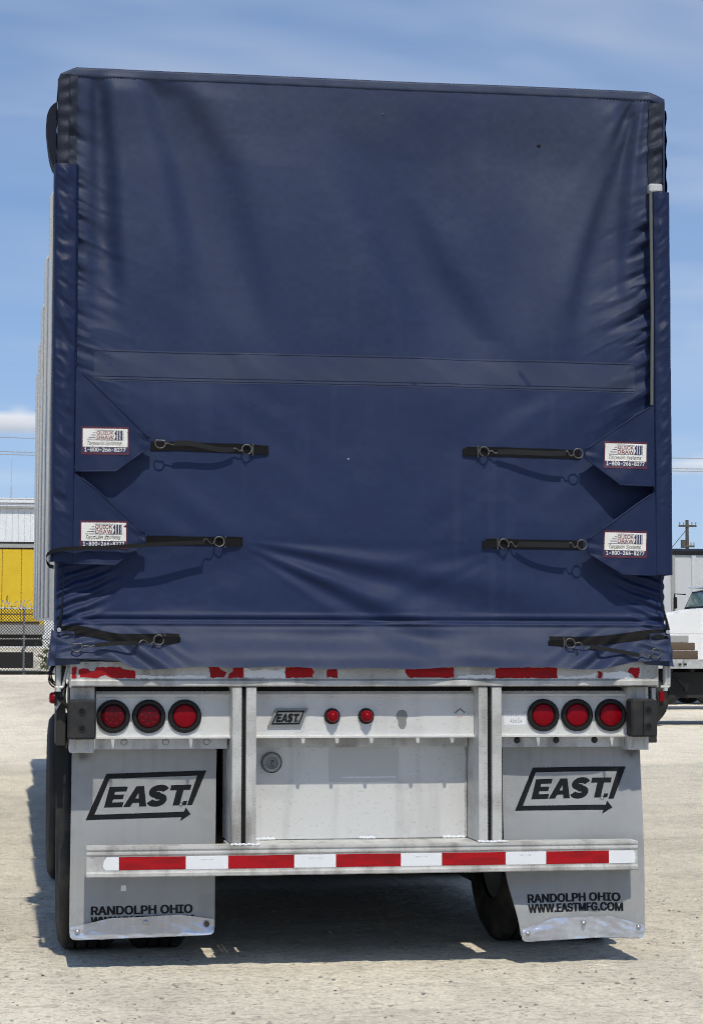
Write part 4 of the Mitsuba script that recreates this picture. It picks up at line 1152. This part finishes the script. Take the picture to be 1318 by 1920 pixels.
# boots closing the lower corners
for s in (-1, 1):
    o = -1.366 if s < 0 else 1.342
    n1, n2 = 24, 22
    P = []
    for a in np.linspace(0, 1, n1):
        row = []
        for b in np.linspace(0, 1, n2):
            z = 1.362 + 0.150 * a
            wrap = (b - 0.5) * 0.36
            x = o + s * (-np.clip(wrap, 0, None)) * (0.75 - 0.25 * a)
            y = -0.010 + np.clip(-wrap, 0, None) - 0.010 * math.sin(a * 3)
            z = z - 0.012 * b + 0.04 * np.clip(wrap, 0, 1) * 2.2 * (1 - a)
            y += 0.006 * math.sin((a * 1.6 + b * 1.1) * 9) * (b > 0.4)
            row.append((x - s * 0.018 * a, y, z))
        P.append(row)
    part(TP, 'corner_boot', grid(np.array(P)), M_TARP, True)
    part(TP, 'corner_slit', tube([(o - s * 0.060, -0.012, 1.775), (o - s * 0.062, -0.016, 1.66), (o - s * (0.052 if s < 0 else 0.036), -0.02, 1.555), (o - s * (0.044 if s < 0 else 0.030), -0.02, 1.515)], [0.002, 0.003, 0.006, 0.010], 6), M_INK, True)
    part(TP, 'grommet', lathe_y([(0.009, -0.002), (0.009, 0.003), (0.005, 0.004), (0.0004, 0.003)], o - s * (0.046 if s < 0 else 0.036), -0.036, 1.507, 14), M_STEEL, 40)
# ------------------------------------------------------------------ behind, on the left
def gh(x, y): return float(ground_h(np.array(x, float), np.array(y, float)))


YT = thing('box_trailer', 'long yellow box trailer parked behind the chain link fence', 'trailer')
zb, zt, Y0 = 2.50, 4.87, 61.0
for i in range(20):
    x1 = -0.70 - i * 0.625
    part(YT, 'side_panel', box(x1 - 0.610, x1, Y0 + 0.006 * (i % 2), Y0 + 0.05, zb, zt, 0.004), M_YELLOW, False)
part(YT, 'body', box(-13.2, -0.71, Y0 + 0.051, Y0 + 2.5, zb - 0.1, zt + 0.05), M_WOOD, False)
part(YT, 'roof_rail', box(-13.25, -0.55, Y0 - 0.03, Y0 + 2.55, zt + 0.055, zt + 0.19), M_GREY, False)
part(YT, 'roof_edge', box(-13.25, -0.55, Y0 - 0.05, Y0 + 2.55, zt + 0.192, zt + 0.25), M_DARK, False)
part(YT, 'rub_strip', box(-13.2, -0.70, Y0 - 0.02, Y0 - 0.001, zb + 0.235, zb + 0.262), M_WOOD, False)
part(YT, 'lower_rail', box(-13.2, -0.55, Y0 - 0.03, Y0 + 2.5, zb - 0.42, zb - 0.101), M_GREY, False)
part(YT, 'rear_post', box(-0.699, -0.56, Y0 - 0.02, Y0 + 0.2, zb - 0.10, zt + 0.05), M_YELLOW, False)
part(YT, 'marker_print', cat([box(-1.66, -1.655 - 0.2, Y0 - 0.012, Y0 - 0.0005, zb + 0.50, zb + 0.505, 0), lettering('(', 0.18, -1.79, -1.74, zb + 0.66, Y0 - 0.001, 0.004)]), M_INK, False)
part(YT, 'chassis', cat([box(-13, -0.6, Y0 + 0.7, Y0 + 0.85, zb - 0.80, zb - 0.43), box(-13, -0.6, Y0 + 1.7, Y0 + 1.85, zb - 0.80, zb - 0.43)]), M_DARK, False)
g0 = gh(-3, Y0 + 1)
part(YT, 'lower_sheet', box(-13.0, -0.9, Y0 + 0.02, Y0 + 0.06, 0.98, 1.50), M_BLACK, False)  # added black sheet that makes the dark band below the body
part(YT, 'brace', tube([(-1.05, Y0 + 0.4, 2.05), (-1.25, Y0 + 0.4, 1.5)], 0.06, 6), M_BLACK, True)
for x in (-2.6, -3.9):
    for y in (Y0 + 0.25, Y0 + 2.2):
        p_ = turn_x([(-0.14, 0.28), (-0.15, 0.42), (-0.12, 0.5), (0.12, 0.5), (0.15, 0.42), (0.14, 0.28)], 0, 0, 0, 28)
        p_.vertices = np.stack([p_.vertices[:, 1] + x, p_.vertices[:, 0] + y, p_.vertices[:, 2] + g0 + 0.5], 1)
        W_ = part(YT, 'tyre', p_, M_TYRE, 35)
        part(W_, 'rim', lathe_y([(0.29, 0.0), (0.27, 0.06), (0.12, 0.03), (0.10, 0.09), (0.0005, 0.09)], x, y - 0.05, g0 + 0.5, 24), M_GREY, 35)

FN = thing('chain_link_fence', 'chain link fence topped with razor wire, in front of the yellow trailer', 'fence')
FY, FX0, FX1 = 51.0, -14.0, 4.0
fz = 0.855
FH = 1.86
ws = []
step = 0.085
tri = np.array([[0, 1, 4], [0, 4, 3], [1, 2, 5], [1, 5, 4], [2, 0, 3], [2, 3, 5]])


def thin(a, b, r):
    a, b = np.array(a, float), np.array(b, float)
    d = (b - a) / np.linalg.norm(b - a)
    n = np.cross(d, [0, 1, 0]); n /= np.linalg.norm(n)
    e = np.cross(d, n)
    o = [n * r, -0.5 * n * r + 0.87 * e * r, -0.5 * n * r - 0.87 * e * r]
    return np.array([a + q for q in o] + [b + q for q in o])


VV, FF = [], []
for dirn in (-1, 1):
    for x in np.arange(FX0 - FH, FX1 + FH, step):
        a, b = [x, FY + 0.004 * dirn, fz], [x + dirn * FH, FY + 0.004 * dirn, fz + FH]
        FF.append(tri + 6 * len(VV)); VV.append(thin(a, b, 0.0085))
part(FN, 'mesh', trimesh.Trimesh(np.vstack(VV), np.vstack(FF), process=False), M_DARK, False, kind='stuff')
for x in np.arange(FX0, FX1 + 0.1, 3.0) + 0.75:
    part(FN, 'fence_post', tube([(x, FY + 0.04, fz - 0.2), (x, FY + 0.04, fz + FH + 0.05)], 0.03, 8), M_GALV, True)
part(FN, 'top_rail', tube([(FX0, FY + 0.03, fz + FH), (FX1, FY + 0.03, fz + FH)], 0.022, 8), M_GALV, True)
part(FN, 'middle_rail', tube([(FX0, FY + 0.03, fz + 1.0), (FX1, FY + 0.03, fz + 1.0)], 0.018, 8), M_GALV, True)
part(FN, 'kick_board', box(FX0, FX1, FY + 0.05, FY + 0.10, fz - 0.10, fz + 0.09), M_DARK, False)
tt = np.linspace(0, (FX1 - FX0) / 0.13, 1500)
coil = np.stack([FX0 + tt * 0.13 + 0.04 * np.sin(tt * 1.7), FY + 0.11 * np.cos(tt * 2 * np.pi), fz + FH + 0.12 + 0.10 * np.sin(tt * 2 * np.pi) + 0.02 * np.sin(tt * 0.9)], -1)
part(FN, 'razor_wire', cat([tube(coil, 0.007, 4)] + [box(p[0] - 0.022, p[0] + 0.022, p[1] - 0.004, p[1] + 0.004, p[2] - 0.016, p[2] + 0.016, 0) for p in coil[::7]]), M_GALV, False, kind='stuff')
for x in (-0.62,):
    k_ = thing('shrub', 'thin weedy shrub growing at the chain link fence beside the tarpaulin edge', 'shrub')
    r = np.random.default_rng(int(100 + x * 10))
    leaves = []
    for q in range(110):
        c = np.array([x + 0.16 * r.standard_normal(), FY - 0.15 + 0.1 * r.standard_normal(), fz + 0.15 + abs(0.55 * r.standard_normal()) * 0.7])
        a = r.standard_normal(3) * 0.035; b = r.standard_normal(3) * 0.035
        leaves.append(trimesh.Trimesh(np.array([c - a, c + b, c + a, c - b]), [[0, 1, 2], [0, 2, 3]], process=False))
    part(k_, 'leaves', cat(leaves), 'mat_leaf', False, kind='stuff')
    part(k_, 'stem', tube([(x, FY - 0.15, fz - 0.1), (x + 0.03, FY - 0.14, fz + 0.4), (x - 0.05, FY - 0.15, fz + 0.8)], 0.012, 6), M_POLE, True)

WH = thing('warehouse', 'white ribbed metal warehouse behind the yellow trailer', 'building')
WY = 105.0
for i in range(44):
    x1 = 1.2 - i * 0.325
    part(WH, 'wall_panel', box(x1 - 0.315, x1, WY + 0.0, WY + 0.06, 1.0, 9.35, 0.012), M_SHED, False)
part(WH, 'wall', box(-13.2, 1.2, WY + 0.061, WY + 22, 0.8, 9.33), M_GREY, False)
fas = []
for z0, z1, dep in ((9.36, 9.52, 0.22), (9.54, 9.72, 0.34), (9.73, 9.80, 0.38)):
    m_ = box(-13.3, 1.4, WY - dep, WY + 22.3, z0, z1, 0.01)
    fas.append(m_)
part(WH, 'roof_trim', cat(fas), M_SHED, False)
part(WH, 'gutter', box(-13.3, 1.4, WY - 0.26, WY - 0.02, 9.27, 9.345, 0.01), M_GREY, False)
part(WH, 'roof', extrude_x([(WY - 0.4, 9.801), (WY + 11, 10.0), (WY + 22, 9.801)], -13.3, 1.4), M_SHED, False)
part(WH, 'antenna', cat([tube([(-1.80, WY + 1.0, 9.75), (-1.80, WY + 1.0, 10.5)], 0.03, 6), tube([(-1.80, WY + 1.0, 10.5), (-1.78, WY + 1.0, 12.0)], 0.009, 5)]), M_GREY, True)

PL = thing('power_line', 'thin overhead power wires strung far behind the yard', 'power line')


def wire(x0, z0, x1, z1, y, sag, r=0.018):
    t = np.linspace(0, 1, 40)
    return tube(np.stack([x0 + (x1 - x0) * t, np.full(40, y), z0 + (z1 - z0) * t - sag * 4 * t * (1 - t)], -1), r, 5)


for z0, z1 in ((18.6, 16.9), (17.5, 15.9), (17.0, 16.4)):
    part(PL, 'wire', wire(-40, z0, 90, z1, 150.0, 0.5, 0.03), M_GREY, True)
for i, x in enumerate((-40.0, 90.0)):
    p_ = thing('utility_pole', 'wooden utility pole carrying the far wires on the left' if i == 0 else 'wooden utility pole carrying the far wires on the right', 'utility pole')
    part(p_, 'pole', tube([(x, 150.2, 0), (x, 150.2, 18.9 - 1.7 * i)], [0.2, 0.13], 10), M_POLE, True)
    part(p_, 'crossarm', box(x - 1.2, x + 1.2, 150.0, 150.12, 17.9 - 1.7 * i, 18.05 - 1.7 * i), M_POLE, False)

# ------------------------------------------------------------------ behind, on the right
UP = thing('utility_pole', 'dark wooden utility pole with crossarms and transformer rising behind the white box trailer', 'utility pole')
ux, uy = 50.6, 150.0
part(UP, 'pole', tube([(ux, uy, 0), (ux, uy, 12.1)], [0.19, 0.13], 10), M_POLE, True)
for z, w in ((11.55, 0.72), (9.95, 0.55)):
    part(UP, 'crossarm', box(ux - w, ux + w, uy - 0.2, uy - 0.05, z, z + 0.15), M_POLE, False)
    for q in (-0.9, -0.45, 0.5, 0.92):
        part(UP, 'insulator', tube([(ux + q * w, uy - 0.12, z + 0.15), (ux + q * w, uy - 0.12, z + 0.38)], [0.045, 0.06], 8), M_GREY, True)
part(UP, 'transformer', turn_x([(0.0, 0.0005), (0.0, 0.19), (0.62, 0.19), (0.62, 0.0005)], 0, 0, 0, 16).apply_transform(trimesh.transformations.rotation_matrix(-math.pi / 2, [0, 1, 0])).apply_translation([ux - 0.36, uy - 0.1, 9.9]), M_POLE, 40)
part(UP, 'guy_wire', cat([tube([(ux, uy, 11.4), (ux - 5, uy, 5.5)], 0.03, 5)]), M_POLE, True)

BT = thing('box_trailer', 'white ribbed box trailer with a black roof tarp behind the white truck', 'trailer')
by, bg = 47.0, 0.065
for i in range(14):
    x0 = 14.6 + i * 0.60
    part(BT, 'side_panel', box(x0, x0 + 0.598, by + 0.005 * (i % 2), by + 0.05, 1.1, 4.20, 0.004), M_VAN, False)
for i in range(15):
    x0 = 14.52 + i * 0.60
    if i % 1 == 0:
        part(BT, 'rib', box(x0 + 0.02, x0 + 0.14, by - 0.035, by - 0.001, 1.1, 4.20), M_GREY if i % 2 == 1 else M_VAN, False)
part(BT, 'body', box(14.5, 23.2, by + 0.051, by + 2.5, 1.0, 4.19), M_VAN, False)
part(BT, 'roof_tarp', extrude_x([(by - 0.06, 4.201), (by - 0.06, 4.30), (by + 0.3, 4.385), (by + 1.2, 4.42), (by + 2.2, 4.385), (by + 2.56, 4.30), (by + 2.56, 4.201)], 14.4, 23.3), M_BLACK, 30)
part(BT, 'lower_rail', box(14.5, 23.2, by - 0.03, by + 2.5, 0.9, 0.999), M_GREY, False)
for x in (16.2, 17.5, 21.8):
    for y in (by + 0.2, by + 2.2):
        p_ = turn_x([(-0.14, 0.28), (-0.15, 0.42), (-0.12, 0.5), (0.12, 0.5), (0.15, 0.42), (0.14, 0.28)], 0, 0, 0, 24)
        p_.vertices = np.stack([p_.vertices[:, 1] + x, p_.vertices[:, 0] + y, p_.vertices[:, 2] + bg + 0.5], 1)
        part(BT, 'tyre', p_, M_TYRE, 35)

# white truck, nose to the left, standing behind the flatbed
WT = thing('truck', 'white long-nosed truck cab with a wing mirror, standing behind the timber load', 'truck')
ty = 41.0
hood = [(13.15, 1.05), (13.15, 2.02), (13.45, 2.20), (13.9, 2.31), (14.7, 2.47), (15.38, 2.60), (15.38, 1.05)]
part(WT, 'hood', prism(sg.Polygon(hood).buffer(0.04).buffer(-0.04), ty, 1.9), M_TRUCK, 30)
part(WT, 'fender', prism(sg.Polygon([(13.15, 1.0), (13.2, 1.55), (13.5, 1.80), (13.9, 1.80), (14.2, 1.55), (14.3, 1.0)]).difference(sg.Point(13.72, 0.92).buffer(0.58)), ty - 0.22, 0.215), M_TRUCK, 30)
cab = sg.Polygon([(15.39, 1.0), (15.39, 2.60), (15.62, 3.06), (15.8, 3.12), (17.4, 3.16), (17.4, 1.0)])
win = sg.Polygon([(15.60, 2.62), (15.78, 3.00), (16.4, 3.00), (16.4, 2.52), (15.66, 2.52)])
part(WT, 'cab', cat([prism(cab.difference(win), ty - 0.10, 0.10), prism(cab.buffer(-0.03), ty + 0.02, 2.0)]), M_TRUCK, 30)
part(WT, 'window', prism(win.buffer(0.01), ty - 0.085, 0.02), M_GLASS, False)
part(WT, 'window_trim', prism(win.buffer(0.035).difference(win.buffer(-0.012)), ty - 0.112, 0.02), M_BLACK, False)


def shield(x_in, y0, y1, z0, z1):
    """A slab lying on the sloping front of the cab."""
    def fx_(z): return 15.41 + (z - 2.60) * 0.5
    v = [(fx_(z) - x_in + k, y, z) for k in (0, 0.03) for y in (y0, y1) for z in (z0, z1)]
    return trimesh.convex.convex_hull(np.array(v))


part(WT, 'windshield_trim', shield(0.030, ty + 0.06, ty + 1.92, 2.60, 3.05), M_BLACK, False)
part(WT, 'windshield', shield(0.045, ty + 0.13, ty + 0.96, 2.65, 3.01), M_GLASS, False)
part(WT, 'windshield', shield(0.045, ty + 1.01, ty + 1.84, 2.65, 3.01), M_GLASS, False)
part(WT, 'roof_lip', box(15.55, 17.4, ty - 0.12, ty + 2.04, 3.125, 3.17), M_TRUCK, False)
part(WT, 'mirror_frame', tube([(15.45, ty + 1.98, 2.98), (15.22, ty + 2.18, 3.00), (15.20, ty + 2.18, 2.55), (15.45, ty + 1.98, 2.54)], 0.018, 6), M_BLACK, True)
part(WT, 'mirror', box(15.22, 15.28, ty + 2.14, ty + 2.30, 2.62, 2.92, 0.02), M_BLACK, False)
part(WT, 'hood_badge', cat([box(14.05, 14.26, ty - 0.012, ty - 0.0005, 2.02, 2.06, 0.002), box(13.98, 14.15, ty - 0.012, ty - 0.0005, 2.075, 2.10, 0.002)]), M_GREYP, False)
part(WT, 'hood_seam', box(13.4, 15.37, ty - 0.006, ty - 0.0005, 1.95, 1.957, 0), M_GREY, False)
for x in (13.72, 18.2):
    for y in (ty - 0.05, ty + 1.9):
        p_ = turn_x([(-0.14, 0.28), (-0.15, 0.42), (-0.12, 0.5), (0.12, 0.5), (0.15, 0.42), (0.14, 0.28)], 0, 0, 0, 24)
        p_.vertices = np.stack([p_.vertices[:, 1] + x, p_.vertices[:, 0] + y, p_.vertices[:, 2] + bg + 0.5], 1)
        part(WT, 'tyre', p_, M_TYRE, 35)
part(WT, 'frame_rail', box(13.3, 19.0, ty + 0.5, ty + 1.3, 0.75, 0.98), M_DARK, False)

# flatbed in front of it
FB = thing('flatbed_trailer', 'low grey flatbed trailer loaded with brown timbers, at the right edge', 'trailer')
fy = 29.8


def fx(x): return -1.5012 + (x + 1.5012) * 0.8619


def fz_(z): return 1.402 + (z - 1.402) * 0.8619


_box, _tube = box, tube


def box(x0, x1, y0, y1, z0, z1, bb=0.003): return _box(fx(x0), fx(x1), y0, y1, fz_(z0), fz_(z1), bb)


def tube(p, r, s_=8): return _tube([(fx(q[0]), q[1], fz_(q[2])) for q in p], r, s_)


part(FB, 'side_rail', box(11.6, 19.5, fy, fy + 0.05, 1.125, 1.330), M_ALU, False)
part(FB, 'deck', box(11.6, 19.5, fy + 0.051, fy + 2.45, 1.20, 1.325), M_WOOD, False)
part(FB, 'main_beam', box(11.7, 19.5, fy + 0.55, fy + 0.75, 0.50, 1.199), M_DARK, False)
part(FB, 'main_beam', box(11.7, 19.5, fy + 1.75, fy + 1.95, 0.50, 1.199), M_DARK, False)
part(FB, 'crossmember', cat([box(x, x + 0.08, fy + 0.06, fy + 2.4, 1.06, 1.198) for x in np.arange(11.8, 19.4, 0.5)]), M_DARK, False)
part(FB, 'winch', cat([box(12.99, 13.05, fy - 0.03, fy - 0.001, 1.20, 1.245), box(13.10, 13.17, fy - 0.03, fy - 0.001, 1.20, 1.245)]), M_DARK, False)
part(FB, 'brace', cat([tube([(12.85, fy + 0.2, 1.10), (13.22, fy + 0.2, 0.70)], 0.035, 8), box(13.19, 13.28, fy + 0.17, fy + 0.25, 0.62, 0.80), tube([(13.22, fy + 0.2, 0.62), (13.25, fy + 0.2, 0.45)], 0.014, 6)]), M_BLACK, False)
part(FB, 'tail_lamp', box(12.57, 12.67, fy + 0.02, fy + 0.10, 0.40, 0.62, 0.01), M_LENS, False)
part(FB, 'underbody_box', box(12.9, 15.2, fy + 0.4, fy + 0.54, 0.47, 1.05), M_DARK, False)
for x in (12.22, 11.2, 18.3):
    for y in (fy + 0.25, fy + 2.2):
        p_ = turn_x([(-0.14, 0.28), (-0.15, 0.42), (-0.12, 0.5), (0.12, 0.5), (0.15, 0.42), (0.14, 0.28)], 0, 0, 0, 28)
        p_.vertices = np.stack([p_.vertices[:, 1] + fx(x), p_.vertices[:, 0] + y, p_.vertices[:, 2] + bg + 0.5], 1)
        W_ = part(FB, 'tyre', p_, M_TYRE, 35)
        part(W_, 'rim', lathe_y([(0.29, 0.0), (0.27, 0.06), (0.12, 0.03), (0.10, 0.09), (0.0005, 0.09)], fx(x), y - 0.05, bg + 0.5, 20), M_GREY, 35)
for i, (x0, x1, z0, z1, m_, txt) in enumerate(((11.9, 13.50, 1.331, 1.525, M_WOOD, 'lower brown timber lying on the far flatbed'), (11.9, 13.44, 1.532, 1.700, M_WOOD, 'upper brown timber lying on the far flatbed'), (12.0, 13.30, 1.704, 1.86, M_GREY, 'weathered grey timber on top of the brown ones'))):
    k_ = number('timber')
    scene[k_] = mikit.ply(box(x0, x1, fy + 0.15 + 0.02 * i, fy + 0.5 - 0.02 * i, z0, z1, 0.012), m_)
    labels[k_] = {'label': txt, 'category': 'timber'}
